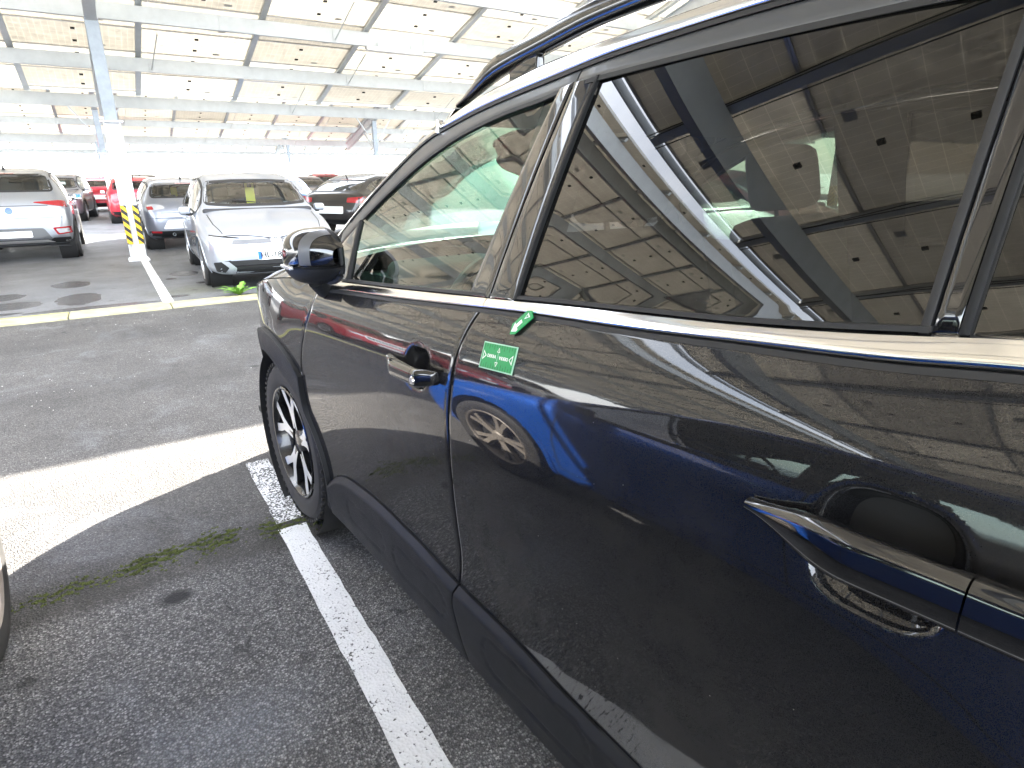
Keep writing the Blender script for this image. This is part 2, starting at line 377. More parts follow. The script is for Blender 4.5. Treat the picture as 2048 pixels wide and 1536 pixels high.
# ================================================================== SOLAR CANOPIES
SLOPE = .27; TH = math.atan(SLOPE)
def panel_mat():
    m = bpy.data.materials.new("solar panel underside"); t = NT(m); b = t.b; co = t.co(); X, Y, Z = t.sep(co)
    def lines(v, per, w):
        f = t.math('FRACT', t.math('MULTIPLY', v, 1 / per)); return t.math('LESS_THAN', t.math('ABSOLUTE', t.math('SUBTRACT', f, .5)), w)
    gl = t.math('MAXIMUM', lines(X, .1045, .022), lines(Y, .166, .016))
    stain = t.noise(co, 1.7, 4, .6)
    oi = t.add('ShaderNodeObjectInfo'); rv = t.math('MULTIPLY_ADD', oi.outputs['Random'], .5, .72)
    c = t.mix(stain, (.66, .63, .57), (.74, .72, .67)); c = t.mix(t.math('MULTIPLY', gl, .8), c, (.85, .80, .70))
    tr = t.add("ShaderNodeBsdfTranslucent")
    dirt = t.ramp(t.noise(co, 4.5, 5, .7), [(.35, .78), (.6, 1.0)])
    t.l.new(t.mix(1.0, t.mix(gl, (.47, .45, .405), (.78, .75, .67)), t.math('MULTIPLY', rv, dirt), 'MULTIPLY'), tr.inputs[0])
    t.l.new(c, b.inputs["Base Color"]); b.inputs["Roughness"].default_value = .35
    mx = t.add("ShaderNodeMixShader"); mx.inputs[0].default_value = .47
    t.l.new(b.outputs[0], mx.inputs[1]); t.l.new(tr.outputs[0], mx.inputs[2]); t.l.new(mx.outputs[0], t.out.inputs[0])
    return m
PANEL = panel_mat(); FRAME_AL = mat("panel frame aluminium", (.55, .55, .54), .4, .8)
PW, PH = 2.096, 1.027
def panel_geo(mb, mtx):
    w, h = PW / 2, PH / 2
    mb.box((-w + .012, -h + .012, -.004), (w - .012, h - .012, .004), 0, mtx)
    for a, b in (((-w, -h, -.018), (w, -h + .014, .018)), ((-w, h - .014, -.018), (w, h, .018)), ((-w, -h + .014, -.018), (-w + .014, h - .014, .018)), ((w - .014, -h + .014, -.018), (w, h - .014, .018))):
        mb.box(a, b, 1, mtx)
    for yy in (-.27, .22):
        mb.box((-.035, yy - .024, -.024), (.035, yy + .024, -.0045), 2, mtx)
    mb.box((.36, .30, -.006), (.50, .38, -.0045), 3, mtx)
PMATS = [PANEL, FRAME_AL, BLACK_PL, mat("pale type sticker", (.45, .45, .42), .5)]
_pm = MB(); panel_geo(_pm, Matrix.Identity(4)); _po = _pm.build("solar_panel", None, smooth=False, mats=PMATS); PANEL_ME = _po.data; bpy.data.objects.remove(_po)
def beam_c(mb, x0, x1, y, z, h=.26, w=.085, t=.012):
    """purlin: web with top and bottom flange along X"""
    mb.box((x0, y - t / 2, z), (x1, y + t / 2, z + h)); mb.box((x0, y + t / 2, z), (x1, y + w, z + t)); mb.box((x0, y + t / 2, z + h - t), (x1, y + w, z + h))
    mb.box((x0, y + w - t, z + t), (x1, y + w, z + .045))
STRIPES = bpy.data.materials.new("black and yellow stripes"); _t = NT(STRIPES); _c = _t.co(); _X, _Y, _Z = _t.sep(_c)
_f = _t.math('FRACT', _t.math('MULTIPLY', _t.math('ADD', _Z, _t.math('ADD', _X, _Y)), 1 / .15))
_t.l.new(_t.mix(_t.math('GREATER_THAN', _f, .5), (.012, .012, .012), (.80, .50, .02)), _t.b.inputs["Base Color"]); _t.b.inputs["Roughness"].default_value = .45
def canopy(idx, yr, zr_, xr, sel, cols, yc, label):
    """ridge at yr; short near slope rising away from us, long far slope falling away"""
    root = tag(empty("solar_canopy", (0, yr, 0)), label, "solar canopy", "solar canopies over the car park")
    yh, ylow, ynear, SN = yr, yr + 9.945, yr - 1.0025, .235; THN = math.atan(SN)
    zat = lambda y: zr_ - SLOPE * (y - yr) if y >= yr else zr_ - SN * (yr - y)
    x0, x1 = xr; n_col = int((x1 - x0) / 2.1)
    rest = MB()
    for (ya, yb, th) in ((yr, ylow, -TH), (yr, ynear, THN)):
        n_row = int(abs(yb - ya) / math.cos(th) / 1.03 + .03); sg = 1 if yb > ya else -1
        for r in range(n_row):
            y = ya + sg * (r + .5) * 1.03 * math.cos(th)
            for k in range(n_col):
                x = x0 + (k + .5) * 2.1; z = zat(y) + .02
                if sel(x, y):
                    o = bpy.data.objects.new("solar_panel", PANEL_ME); o.location = (x, y - yr, z); o.rotation_euler = (th, 0, 0); link(o, root)
                else:
                    mtx = Matrix.Translation((x, y - yr, z)) @ Matrix.Rotation(th, 4, 'X')
                    panel_geo(rest, mtx) if (abs(x) < 14) else (rest.box((-PW/2, -PH/2, -.005), (PW/2, PH/2, .005), 0, mtx), rest.box((-.03, -.3, -.03), (.03, .25, -.0055), 2, mtx))
    mb = MB(); mb.box((x0, -.10, zr_ + .03), (x1, .10, zr_ + .036)); mb.build("ridge_cover", GALV, root, smooth=False)
    zh = zr_
    if rest.v:
        o = rest.build("solar_panels_beyond", None, root, smooth=False, mats=PMATS); o["kind"] = "stuff"
    for y in (ynear + .12,):
        mb = MB(); beam_c(mb, x0, x1, y - yr, zat(y) - .37); mb.build("purlin", GALV, root, smooth=False)
    for k in range(n_col + 1):
        x = x0 + k * 2.1; mb = MB(); mtx = Matrix.Translation((x, 0, zr_)) @ Matrix.Rotation(THN, 4, 'X'); L = 1.0025 / math.cos(THN)
        mb.box((-.03, -L, -.085), (.03, 0, -.022), 0, mtx); mb.build("rail", GALV, root, smooth=False)
    # purlins along X
    y = ylow - (.62 if idx == 0 else .04)
    while y > yh:
        mb = MB(); beam_c(mb, x0, x1, y - yh, zat(y) - .37); mb.build("purlin", GALV, root, smooth=False)
        y -= 2.0
    mb = MB(); beam_c(mb, x0, x1, .05, zat(yh) - .37); mb.build("purlin", GALV, root, smooth=False)
    if idx in (1, 2):
        y = ylow - .04; r_ = 0
        while y > yr + 4 - 2 * idx + 2:
            for q in range(-2, 7):
                x = q * 4.2 + (.9 if r_ % 2 else 0); z0 = zat(y) - .37
                mb = MB(); mb.tube([(x, y - yr + .02, z0 + .03), (x + .12, y - yr - 1.0, zat(y - 1.0) - .09)], .012, 6); mb.box((x - .035, y - yr - .02, z0 + .02), (x + .035, y - yr - .008, z0 + .24)); mb.build("tie_rod", GALV, root, smooth=False)
                mb = MB(); mb.box((x + 2.0, y - yr - .014, z0 + .012), (x + 2.62, y - yr - .0065, z0 + .248)); mb.build("splice_plate", GALV, root, smooth=False)
            y -= 2.0; r_ += 1
    # edge fascia at the low side
    mb = MB(); mb.box((x0, ylow - yh + .05, zat(ylow) - .035), (x1, ylow - yh + .062, zat(ylow) + .03)); mb.build("edge_trim", GALV, root, smooth=False)
    # rails under the panel joints along the slope
    for k in range(n_col + 1):
        x = x0 + k * 2.1
        mb = MB(); mtx = Matrix.Translation((x, 0, zh)) @ Matrix.Rotation(-TH, 4, 'X'); L = (ylow - yh) / math.cos(TH)
        mb.box((-.03, 0, -.085), (.03, L, -.022), 0, mtx); mb.box((-.055, 0, -.09), (.055, L, -.086), 0, mtx)
        o = mb.build("rail", GALV, root, smooth=False)
        if idx == 0 and -9 < x < 6:                      # cables clipped along the rails
            mb = MB()
            for q, (dx, ph) in enumerate(((.07, .3), (.10, 1.9), (-.08, .9))):
                pts = []
                for i in range(60):
                    v = L * i / 59; pts.append(mtx @ Vector((dx + .012 * math.sin(v * 3 + ph), v, -.075 - .035 * abs(math.sin(v * 1.55 + ph)))))
                mb.tube(pts, .006, 5)
            mb.build("cable", BLACK_RUB, root)
    for xc in cols:
        zc = zat(yc) - .37
        # rafter
        mb = MB(); mtx = Matrix.Translation((xc, 0, zh - .40)) @ Matrix.Rotation(-TH, 4, 'X'); L = (ylow - yh) / math.cos(TH)
        mb.box((-.008, .3, -.32), (.008, L - .5, 0), 0, mtx); mb.box((-.08, .3, -.335), (.08, L - .5, -.32), 0, mtx); mb.box((-.08, .3, 0.0), (.08, L - .5, .012), 0, mtx)
        mb.build("rafter", GALV, root, smooth=False)
        col = empty("column", (xc, yc - yh, 0), 0, root)
        mb = MB(); H = 2.35
        mb.box((-.125, -.12, 0), (-.107, .12, H)); mb.box((.107, -.12, 0), (.125, .12, H)); mb.box((-.107, -.008, 0), (.107, .008, H))
        mb.box((-.17, -.17, 0), (.17, .17, .018)); mb.box((-.17, -.17, H), (.17, .17, H + .02))
        for bx in (-.11, .11):
            for by in (-.11, .11): mb.lathe([(0, .045), (.018, .045), (.018, .018)], 'z', (bx * 1.3, by * 1.3, 0), 6)
        mb.build("column_base", WHITE_STEEL, col, smooth=False)
        mb = MB(); mb.rbox((-.10, -.09, H + .02), (.10, .09, zc - .30), .012); mb.build("upper_post", DARK_GALV, col)
        for s in (-1, 1):
            mb = MB(); mb.box((s * .1285 - .003, -.125, .30), (s * .1285 + .003, .125, .98)); mb.build("hazard_plate", STRIPES, col, smooth=False)
            mb = MB(); mb.box((s * .088 - .044, -.1285, .30), (s * .088 + .044, -.1225, .98)); mb.build("hazard_plate", STRIPES, col, smooth=False)
            if idx != 1: mb = MB(); mb.tube([(s * .12, 0, zc - 1.25), (s * .95, .02, zc - .05)], .035, 6); mb.build("brace", GALV, col, smooth=False)
        mb = MB(); mb.tube([(0, .1, zc - 1.6), (0, 1.5, zc - .75)], .05, 6); mb.build("brace", GALV, col, smooth=False)
    return root
RY, RZ = 5.6, 6.033
cols = (-22.1, -11.1, -.08, 11.0, 22.1)
canopy(0, .72 - 9.945, RZ, (-35, 49), lambda x, y: y > -7.2 and -9 < x < 5, (-22.1, -11.1, 11.0), .72 - 9.945 + 5.27, "solar canopy over the dark grey and blue cars")
canopy(1, RY, RZ, (-35, 49), lambda x, y: (y > 9.6 and -4 < x < 13), cols, 10.87, "solar canopy with striped column over the silver hatchback row")
canopy(2, RY + 16.5, RZ, (-35, 49), lambda x, y: (y > 24.5 and -5 < x < 22), cols, 27.37, "second solar canopy behind the silver hatchback row")
canopy(3, RY + 33, RZ, (-35, 70), lambda x, y: False, cols, 43.9, "farthest solar canopy near the horizon")
# tube light under a purlin
tl = tag(empty("tube_light", (5.5, 11.44, 4.02)), "white unlit tube light under the canopy purlin", "light fitting")
mb = MB(); mb.rbox((-.65, -.06, -.05), (.65, .06, .045), .03); mb.build("housing", WHITE_PL, tl)
mb = MB(); mb.rbox((-.67, -.045, -.02), (-.652, .045, .03), .006); mb.rbox((.652, -.045, -.02), (.67, .045, .03), .006); mb.build("end_cap", mat("grey plastic", (.4, .4, .4), .5), tl)
mb = MB(); mb.box((-.4, -.01, .046), (-.37, .01, .13)); mb.box((.37, -.01, .046), (.4, .01, .13)); mb.build("bracket", GALV, tl)
# ================================================================== NEAR CAR (dark grey SUV); local frame: y forward from front axle, x = 0 widest left side, centre x = CX
YAW = R_(3.985); CX = .93
PAINT = paint("dark grey metallic paint", (.013, .013, .014), metal=.25, rough=.4, dust=.045, flake=.25, cior=1.56, spec=.05)
_SZ = [.20, .36, .5, .6, .7, .80, .88, .915, .95, 1.0, 1.05, 1.08, 1.10, 1.12, 1.14, 1.17, 1.22, 1.40]
_SS = [-.02, -.05, -.10, -.12, -.09, -.04, -.005, .02, .07, .145, .25, .33, .40, .48, .57, .62, .62, .62]
_zz = np.linspace(.15, 1.4, 501)
_ss = np.convolve(np.pad(np.interp(_zz, _SZ, _SS), 8, mode='edge'), np.ones(17) / 17, 'valid')
_xx = np.concatenate([[0], np.cumsum((_ss[1:] + _ss[:-1]) / 2 * (_zz[1] - _zz[0]))]); _xx -= np.interp(.9, _zz, _xx)
def belt(y): return 1.195 - .085 * (y + 1.457)
def SX(y, z):
    """inward offset of the left body side"""
    b = belt(max(-3.2, min(-.3, y)))
    if z <= .915: x = float(np.interp(z, _zz, _xx))
    else:
        q = min(z, b); x = float(np.interp(.915 + (q - .915) * (1.2 - .915) / (b - .915), _zz, _xx))
        if z > b: x += (.29 + .11 * (max(-2.45, min(-1.4, y)) + 1.95)) * (z - b) + .16 * (z - b) ** 2
    if y > -.2: x += .20 * ((y + .2) / 1.1) ** 2
    if y > .55: x += .9 * (y - .55) ** 2
    if y < -2.9: x += .35 * (y + 2.9) ** 2
    for ya in (0.0, -2.73):
        x -= .030 * math.exp(-((y - ya) / .36) ** 2) * sstep(.98, .78, z)
    return x + .008 * ((y + 1.4) / 1.2) ** 2
car = tag(empty("grey_suv", (0, 0, 0), YAW), "dark grey glossy SUV close by with green inspection magnets on its door", "car")
def mirror_pts(vs): return [(2 * CX - v[0], v[1], v[2]) for v in vs]
def surf_obj(name, P, nu, nv, m, off=0.0, parent=car, edge=.0035, depth=.014, both=True, dent=None, label=None, angle=50):
    """P[(i,j)] -> (y,z) grid, built on the body side with a folded rim"""
    vs = []; fs = []
    idx = {}
    for i in range(nu + 1):
        for j in range(nv + 1):
            y, z = P[i][j]
            o = off(y, z) if callable(off) else off
            if dent: o += dent(y, z)
            if i in (0, nu) or j in (0, nv): o += edge * .45
            idx[i, j] = len(vs); vs.append((SX(y, z) + o, y, z))
    for i in range(nu):
        for j in range(nv): fs.append((idx[i, j], idx[i+1, j], idx[i+1, j+1], idx[i, j+1]))
    loop = [(i, 0) for i in range(nu)] + [(nu, j) for j in range(nv)] + [(i, nv) for i in range(nu, 0, -1)] + [(0, j) for j in range(nv, 0, -1)]
    b = len(vs)
    for k in loop:
        x, y, z = vs[idx[k]]; vs.append((x + depth, y, z))
    n = len(loop)
    for k in range(n): fs.append((idx[loop[k]], idx[loop[(k+1) % n]], b + (k+1) % n, b + k))
    o = mk(name, vs, fs, m, parent, angle=angle)
    if label: o["label"] = label
    if both: mk(name, mirror_pts(vs), fs, m, parent, angle=angle)
    return o
def grid(yf, yr, zb, zt, nu, nv, inset=.004, border=True):
    """ruled patch between front/rear cuts (y of z) and bottom/top edges (z of y), with tight border rows"""
    def par(n):
        t = [i / n for i in range(n + 1)]
        return t
    us, vs_ = par(nu), par(nv); P = []
    for u in us:
        col = []
        for v in vs_:
            y = -1.0; z = .8
            for _ in range(6):
                y = yf(z) + (yr(z) - yf(z)) * u; z = zb(y) + (zt(y) - zb(y)) * v
            col.append((y, z))
        P.append(col)
    # pull second row/col close to the border so that the rim reads as a rounded edge
    def near(a, b, d):
        L = math.hypot(b[0]-a[0], b[1]-a[1]); t = min(.5, d / max(L, 1e-6)); return (a[0] + (b[0]-a[0]) * t, a[1] + (b[1]-a[1]) * t)
    if border:
        for i in range(nu + 1):
            P[i][1] = near(P[i][0], P[i][1], inset); P[i][nv-1] = near(P[i][nv], P[i][nv-1], inset)
        for j in range(nv + 1):
            P[1][j] = near(P[0][j], P[1][j], inset); P[nu-1][j] = near(P[nu][j], P[nu-1][j], inset)
    return P
H = hermite
FCUT = H([(.20, -.43), (.30, -.42), (.385, -.405), (.446, -.38), (.551, -.352), (.642, -.345), (.758, -.363), (.876, -.40), (.936, -.433), (1.015, -.466), (1.10, -.465), (1.2, -.46)])
BCUT = H([(.20, -1.40), (.244, -1.382), (.332, -1.345), (.369, -1.335), (.43, -1.349), (.512, -1.374), (.57, -1.383), (.76, -1.390), (.912, -1.393), (.982, -1.397), (1.036, -1.399), (1.08, -1.404), (1.131, -1.417), (1.171, -1.433), (1.19, -1.440), (1.23, -1.446)])
RCUT = H([(.20, -2.20), (.36, -2.19), (.45, -2.205), (.55, -2.25), (.65, -2.31), (.75, -2.385), (.85, -2.455), (.95, -2.49), (1.1, -2.50), (1.3, -2.50)])
CLADT = H([(-.36, .31), (-.45, .36), (-.52, .405), (-.633, .442), (-.905, .464), (-1.117, .457), (-1.349, .435), (-1.532, .430), (-1.80, .405), (-2.1, .395), (-2.25, .41)])
SILLB = lambda y: .215
BELTL = H([(-.42, 1.072), (-.6, 1.092), (-1.051, 1.131), (-1.438, 1.168), (-1.606, 1.183), (-1.868, 1.202), (-2.024, 1.216), (-2.227, 1.234), (-2.348, 1.250), (-2.9, 1.30), (-3.3, 1.33)])
BELTU = H([(-.42, 1.098), (-.55, 1.112), (-1.012, 1.151), (-1.433, 1.189), (-1.657, 1.210), (-1.85, 1.226), (-2.014, 1.240), (-2.155, 1.256), (-2.249, 1.269), (-2.337, 1.282), (-2.9, 1.345), (-3.3, 1.385)])
ZTOP = H([(-.43, 1.17), (-.623, 1.301), (-.851, 1.431), (-.991, 1.496), (-1.12, 1.539), (-1.295, 1.575), (-1.431, 1.593), (-1.512, 1.607), (-1.585, 1.611), (-1.922, 1.621), (-2.134, 1.623), (-2.5, 1.605), (-2.9, 1.555), (-3.2, 1.47)])
ZO = H([(-.36, 1.165), (-.46, 1.238), (-.523, 1.284), (-.75, 1.432), (-.95, 1.535), (-1.018, 1.552), (-1.162, 1.584), (-1.42, 1.622), (-1.648, 1.645), (-2.0, 1.658), (-2.4, 1.655), (-2.8, 1.625), (-3.2, 1.565)])
ZC = H([(-.975, 1.563), (-1.092, 1.606), (-1.264, 1.643), (-1.403, 1.664), (-1.635, 1.680), (-2.0, 1.693), (-2.4, 1.689), (-2.8, 1.66), (-3.2, 1.60)])
lift = lambda f, d: (lambda t: f(t) + d)
def dent(y, z, cyy, cz, ry, rz, depth, p=2.6, tilt=0.0):
    dy, dz = (y - cyy), (z - cz) - tilt * (y - cyy); r = (abs(dy / ry) ** p + abs(dz / rz) ** p) ** (1 / p)
    return depth * (1 - sstep(.58, 1.02, r))
F_BOWL = (-1.238, .998, .058, .052); R_BOWL = (-2.285, 1.036, .079, .074)
# doors
fd = surf_obj("front_door", grid(lift(FCUT, -.0025), lift(BCUT, .003), lift(CLADT, .002), lift(BELTL, -.003), 110, 100), 110, 100, PAINT, dent=lambda y, z: dent(y, z, *F_BOWL, .042))
rd = surf_obj("rear_door", grid(lift(BCUT, -.003), lift(RCUT, .0025), lift(CLADT, .002), lift(BELTL, -.003), 210, 180), 210, 180, PAINT, dent=lambda y, z: dent(y, z, *R_BOWL, .048, 3.0, -.03))
# sill cladding on each door, with the oval cushion pads
def pad(y0, y1, z0, z1, d):
    c, ry, cz, rz = (y0 + y1) / 2, abs(y1 - y0) / 2, (z0 + z1) / 2, (z1 - z0) / 2
    def f(y, z):
        dy = max(0, abs(y - c) - (ry - rz)); r = math.hypot(dy, z - cz) / rz
        return d * (1 - sstep(.93, 1.0, r)) - d * .8 * (1 - sstep(.80, .92, r))
    return f
_pads = [pad(-.98, -1.30, .285, .385, .0038), pad(-1.47, -1.86, .275, .385, .0038), pad(-.62, -.92, .285, .375, .0038), pad(-1.90, -2.14, .285, .375, .0038)]
cl_off = lambda y, z: -.016 * sstep(.0, .025, CLADT(y) - z) - .004 + .10 * max(0, .27 - z) + sum(p(y, z) for p in _pads)
surf_obj("sill_cladding", grid(lambda z: FCUT(z) - .004, lift(BCUT, .003), SILLB, lift(CLADT, -.001), 90, 34), 90, 34, BLACK_PL, off=cl_off, depth=.03)
surf_obj("sill_cladding", grid(lift(BCUT, -.003), lift(RCUT, .004), SILLB, lift(CLADT, -.001), 90, 34), 90, 34, BLACK_PL, off=cl_off, depth=.03)
# polar patches round the wheel arches
def polar(cyy, rin, outer, a0, a1, na, nr):
    P = []
    for i in range(na + 1):
        a = a0 + (a1 - a0) * i / na; ro = outer(a); ri = rin(a); col = []
        for j in range(nr + 1):
            t = j / nr
            if j == 1: t = min(t, .004 / max(ro - ri, .01))
            if j == nr - 1: t = max(t, 1 - .004 / max(ro - ri, .01))
            r = ri + (ro - ri) * t; col.append((cyy + r * math.cos(a), .354 + r * math.sin(a)))
        P.append(col)
    return P
def ray_poly(cyy, poly):
    def f(a):
        d = (math.cos(a), math.sin(a)); best = 9
        for (p, q) in zip(poly, poly[1:]):
            ex, ey = q[0] - p[0], q[1] - p[1]; den = d[0] * ey - d[1] * ex
            if abs(den) < 1e-9: continue
            px, py = p[0] - cyy, p[1] - .354; t = (px * ey - py * ex) / den; s = (px * d[1] - py * d[0]) / den
            if t > 0 and -.001 <= s <= 1.001: best = min(best, t)
        return best if best < 9 else .6
    return f
def clad_r(a):
    return .50 + .035 * abs(math.sin(2 * a)) ** 2 * (1 if math.cos(a) < 0 else .6)
HOODZ = H([(-.75, 1.13), (-.5, 1.103), (-.144, 1.075), (.245, 1.021), (.45, .975), (.65, .91), (.78, .84), (.86, .76)])
fpoly = [(-.46, .12)] + [(FCUT(z) + .0025, z) for z in np.linspace(.22, 1.10, 24)] + [(y, HOODZ(y) - .003) for y in np.linspace(-.48, .86, 30)] + [(.88, .70), (.89, .5), (.885, .12)]
surf_obj("front_fender", polar(0, lambda a: clad_r(a) + .001, lambda a: max(clad_r(a) + .012, ray_poly(0, fpoly)(a)), R_(192), R_(-8), 120, 26), 120, 26, PAINT)
arch_off = lambda y, z: -.012
surf_obj("front_arch_cladding", polar(0, lambda a: .412, lambda a: min(clad_r(a), max(.425, ray_poly(0, fpoly)(a))), R_(197), R_(-20), 90, 10), 90, 10, BLACK_PL, off=lambda y, z: -.016 + .05 * max(0, .43 - math.hypot(y, z - .354)), depth=.05)
bpoly = [(.885, .70), (.89, .45), (.87, .21), (.2, .21)]
rpoly = [(-2.18, .1)] + [(RCUT(z) - .0025, z) for z in np.linspace(.22, 1.25, 24)] + [(y, BELTL(y) - .003) for y in np.linspace(-2.52, -3.3, 20)] + [(-3.38, 1.2), (-3.45, .9), (-3.50, .6), (-3.5, .12)]
surf_obj("rear_fender", polar(-2.73, lambda a: clad_r(math.pi - a) + .001, lambda a: max(clad_r(math.pi - a) + .012, ray_poly(-2.73, rpoly)(a)), R_(-8), R_(188), 120, 26), 120, 26, PAINT)
surf_obj("rear_arch_cladding", polar(-2.73, lambda a: .412, lambda a: min(clad_r(math.pi - a), max(.425, ray_poly(-2.73, rpoly)(a))), R_(-20), R_(200), 90, 10), 90, 10, BLACK_PL, off=lambda y, z: -.016, depth=.05)
# belt trim, roof arch trim
def bar_profile(z0, z1, d):   # rounded strip
    return lambda y, z: -d * math.sqrt(max(0, 1 - ((z - (z0(y) + z1(y)) / 2) / max(1e-4, (z1(y) - z0(y)) / 2)) ** 2)) + .001
surf_obj("belt_trim", grid(lambda z: -.50, lambda z: -1.4365, BELTL, BELTU, 60, 8, border=False), 60, 8, CHROME, off=bar_profile(BELTL, BELTU, .006), edge=0, angle=70)
surf_obj("belt_trim", grid(lambda z: -1.4405, lambda z: -3.2, BELTL, BELTU, 90, 8, border=False), 90, 8, CHROME, off=bar_profile(BELTL, BELTU, .008), edge=0, angle=70)
surf_obj("roof_arch_trim", grid(lambda z: -.985, lambda z: -3.2, lift(ZO, .006), ZC, 90, 8, border=False), 90, 8, CHROME, off=bar_profile(lift(ZO, .006), ZC, .007), edge=0, angle=70)
# rubber under the chrome
surf_obj("window_seal", grid(lambda z: -.50, lambda z: -3.2, lift(BELTL, -.009), lift(BELTL, -.0012), 80, 2, border=False), 80, 2, BLACK_RUB, off=-.001, edge=0)
surf_obj("window_seal", grid(lambda z: -.60, lambda z: -2.26, lift(BELTU, .0015), lift(BELTU, .008), 80, 2, border=False), 80, 2, BLACK_RUB, off=-.003, edge=0)
# side glass, pillars
GF, PF, PC, GR = (lambda z: -.652 + .15 * (z - 1.123)), (lambda z: -1.356 - .273 * (z - 1.189)), (lambda z: -1.444 - .163 * (z - 1.193)), (lambda z: -1.536 - .117 * (z - 1.20))
glass_l = surf_obj("front_window", grid(GF, PF, BELTU, ZTOP, 40, 24, border=False), 40, 24, GLASS_CLEAR, off=.006, edge=0, depth=.004)
surf_obj("rear_window", grid(GR, lambda z: -2.249 - .037 * (z - 1.272), BELTU, ZTOP, 50, 30, border=False), 50, 30, GLASS_TINT, off=lambda y, z: .005 - .004 * math.sin(math.pi * min(1, max(0, (-1.56 - y) / .70))), edge=0, depth=.004)
surf_obj("quarter_window", grid(lambda z: -2.296, lambda z: -2.62 - 1.0 * max(0, 1.62 - z), BELTU, ZTOP, 30, 20, border=False), 30, 20, GLASS_TINT, off=.005, edge=0, depth=.004)
pil_off = lambda y, z: .001 - .006 * math.sin(math.pi * (y - int(y)) * 0 + math.pi * min(1, max(0, (-1.38 - y) / .2)))
surf_obj("pillar_trim", grid(PF, lift(PC, .0025), BELTU, ZTOP, 8, 24, inset=.003), 8, 24, GLOSS_BLK, off=pil_off)
surf_obj("pillar_trim", grid(lift(PC, -.0025), lift(GR, .008), BELTU, ZTOP, 8, 24, inset=.003), 8, 24, GLOSS_BLK, off=pil_off)
surf_obj("pillar_edge", grid(lift(GR, .007), lift(GR, .000), BELTU, ZTOP, 2, 24, border=False), 2, 24, BLACK_PL, off=-.006)
surf_obj("pillar_trim", grid(lambda z: -2.259, lambda z: -2.284, BELTU, ZTOP, 6, 24, inset=.003), 6, 24, GLOSS_BLK, off=.002)
surf_obj("pillar_edge", grid(lambda z: -2.2485, lambda z: -2.2575, BELTU, ZTOP, 2, 24, border=False), 2, 24, BLACK_RUB, off=-.002)
surf_obj("pillar_edge", grid(lambda z: -2.2855, lambda z: -2.2945, BELTU, ZTOP, 2, 24, border=False), 2, 24, BLACK_PL, off=-.004)
# door frame band above the glass + A pillar + sail panel in front of the glass
surf_obj("door_frame", grid(lambda z: -.50, lift(PC, .002), ZTOP, lift(ZO, -.004), 60, 6), 60, 6, mat("satin grey door frame", (.055, .057, .060), .35, coat=.3), off=.001)
surf_obj("door_frame", grid(lift(PC, -.002), lambda z: -2.9, ZTOP, lift(ZO, -.004), 60, 6), 60, 6, MATS["satin grey door frame"], off=.001)
surf_obj("frame_seal", grid(lambda z: -.65, lambda z: -2.24, lift(ZTOP, -.010), lift(ZTOP, -.001), 80, 2, border=False), 80, 2, BLACK_RUB, off=-.002, edge=0)
surf_obj("frame_seal", grid(lambda z: -.54, lambda z: -2.9, lift(ZO, -.003), lift(ZO, .005), 80, 2, border=False), 80, 2, BLACK_RUB, off=-.002, edge=0)
surf_obj("sail_panel", grid(lambda z: -.47 - .0 * z, lift(GF, .010), BELTU, lambda y: max(BELTU(y) + .004, ZTOP(y)), 14, 10), 14, 10, GLOSS_BLK, off=.003)
surf_obj("window_divider", grid(lift(GF, .009), lift(GF, -.004), BELTU, ZTOP, 2, 14, border=False), 2, 14, BLACK_RUB, off=-.004)
# A pillar cover (black) outside the door frame, windshield, hood, roof
def ap_pts(y, o):
    z = ZO(y) if y > -.99 else ZC(y); return Vector((SX(y, z) + o * .6, y + o * .35, z + o * .45))
vs = []; fs = []; ys = np.linspace(-.34, -1.0, 26)
for y in ys:
    for o in (.0, .015, .04, .07): vs.append(ap_pts(y, o) + Vector((0, 0, .006 * math.sin(o / .07 * math.pi))))
for i in range(len(ys) - 1):
    for j in range(3): fs.append((4*i+j, 4*i+j+1, 4*i+j+5, 4*i+j+4))
mk("pillar_cover", vs, fs, GLOSS_BLK, car); mk("pillar_cover", mirror_pts(vs), fs, GLOSS_BLK, car)
mb = MB(); p0 = ap_pts(-.985, 0) + Vector((-.004, 0, .004)); mb.rbox(p0 + Vector((-.006, -.006, -.010)), p0 + Vector((.012, .006, .026)), .004); mb.build("trim_end_cap", CHROME, car)
vs = []; fs = []
for i, y in enumerate(ys):
    e = ap_pts(y, .068)
    for j in range(13):
        t = j / 12; x = e.x + (2 * CX - 2 * e.x) * t; k = 4 * t * (1 - t)
        vs.append((x, e.y + .20 * k, e.z + .055 * k))
for i in range(len(ys) - 1):
    for j in range(12): fs.append((13*i+j, 13*i+j+1, 13*i+j+14, 13*i+j+13))
mk("windshield", vs, fs, GLASS_CLEAR, car)
# hood: from the shut lines to a crowned centre
vs = []; fs = []; hy = np.linspace(-.30, .86, 30)
for y in hy:
    z0 = HOODZ(y); x0 = SX(y, z0)
    for j in range(25):
        t = j / 24; x = x0 + (2 * CX - 2 * x0) * t; k = 1 - abs(2 * t - 1) ** 2.6
        e = min(t, 1 - t) * (2 * CX - 2 * x0)
        vs.append((x, y + .05 * k * sstep(.2, .8, y), z0 + (.075 * sstep(.9, .2, y) + .02) * k + .012 * sstep(0, .03, e)))
for i in range(len(hy) - 1):
    for j in range(24): fs.append((25*i+j, 25*i+j+1, 25*i+j+26, 25*i+j+25))
mk("hood", vs, fs, PAINT, car)
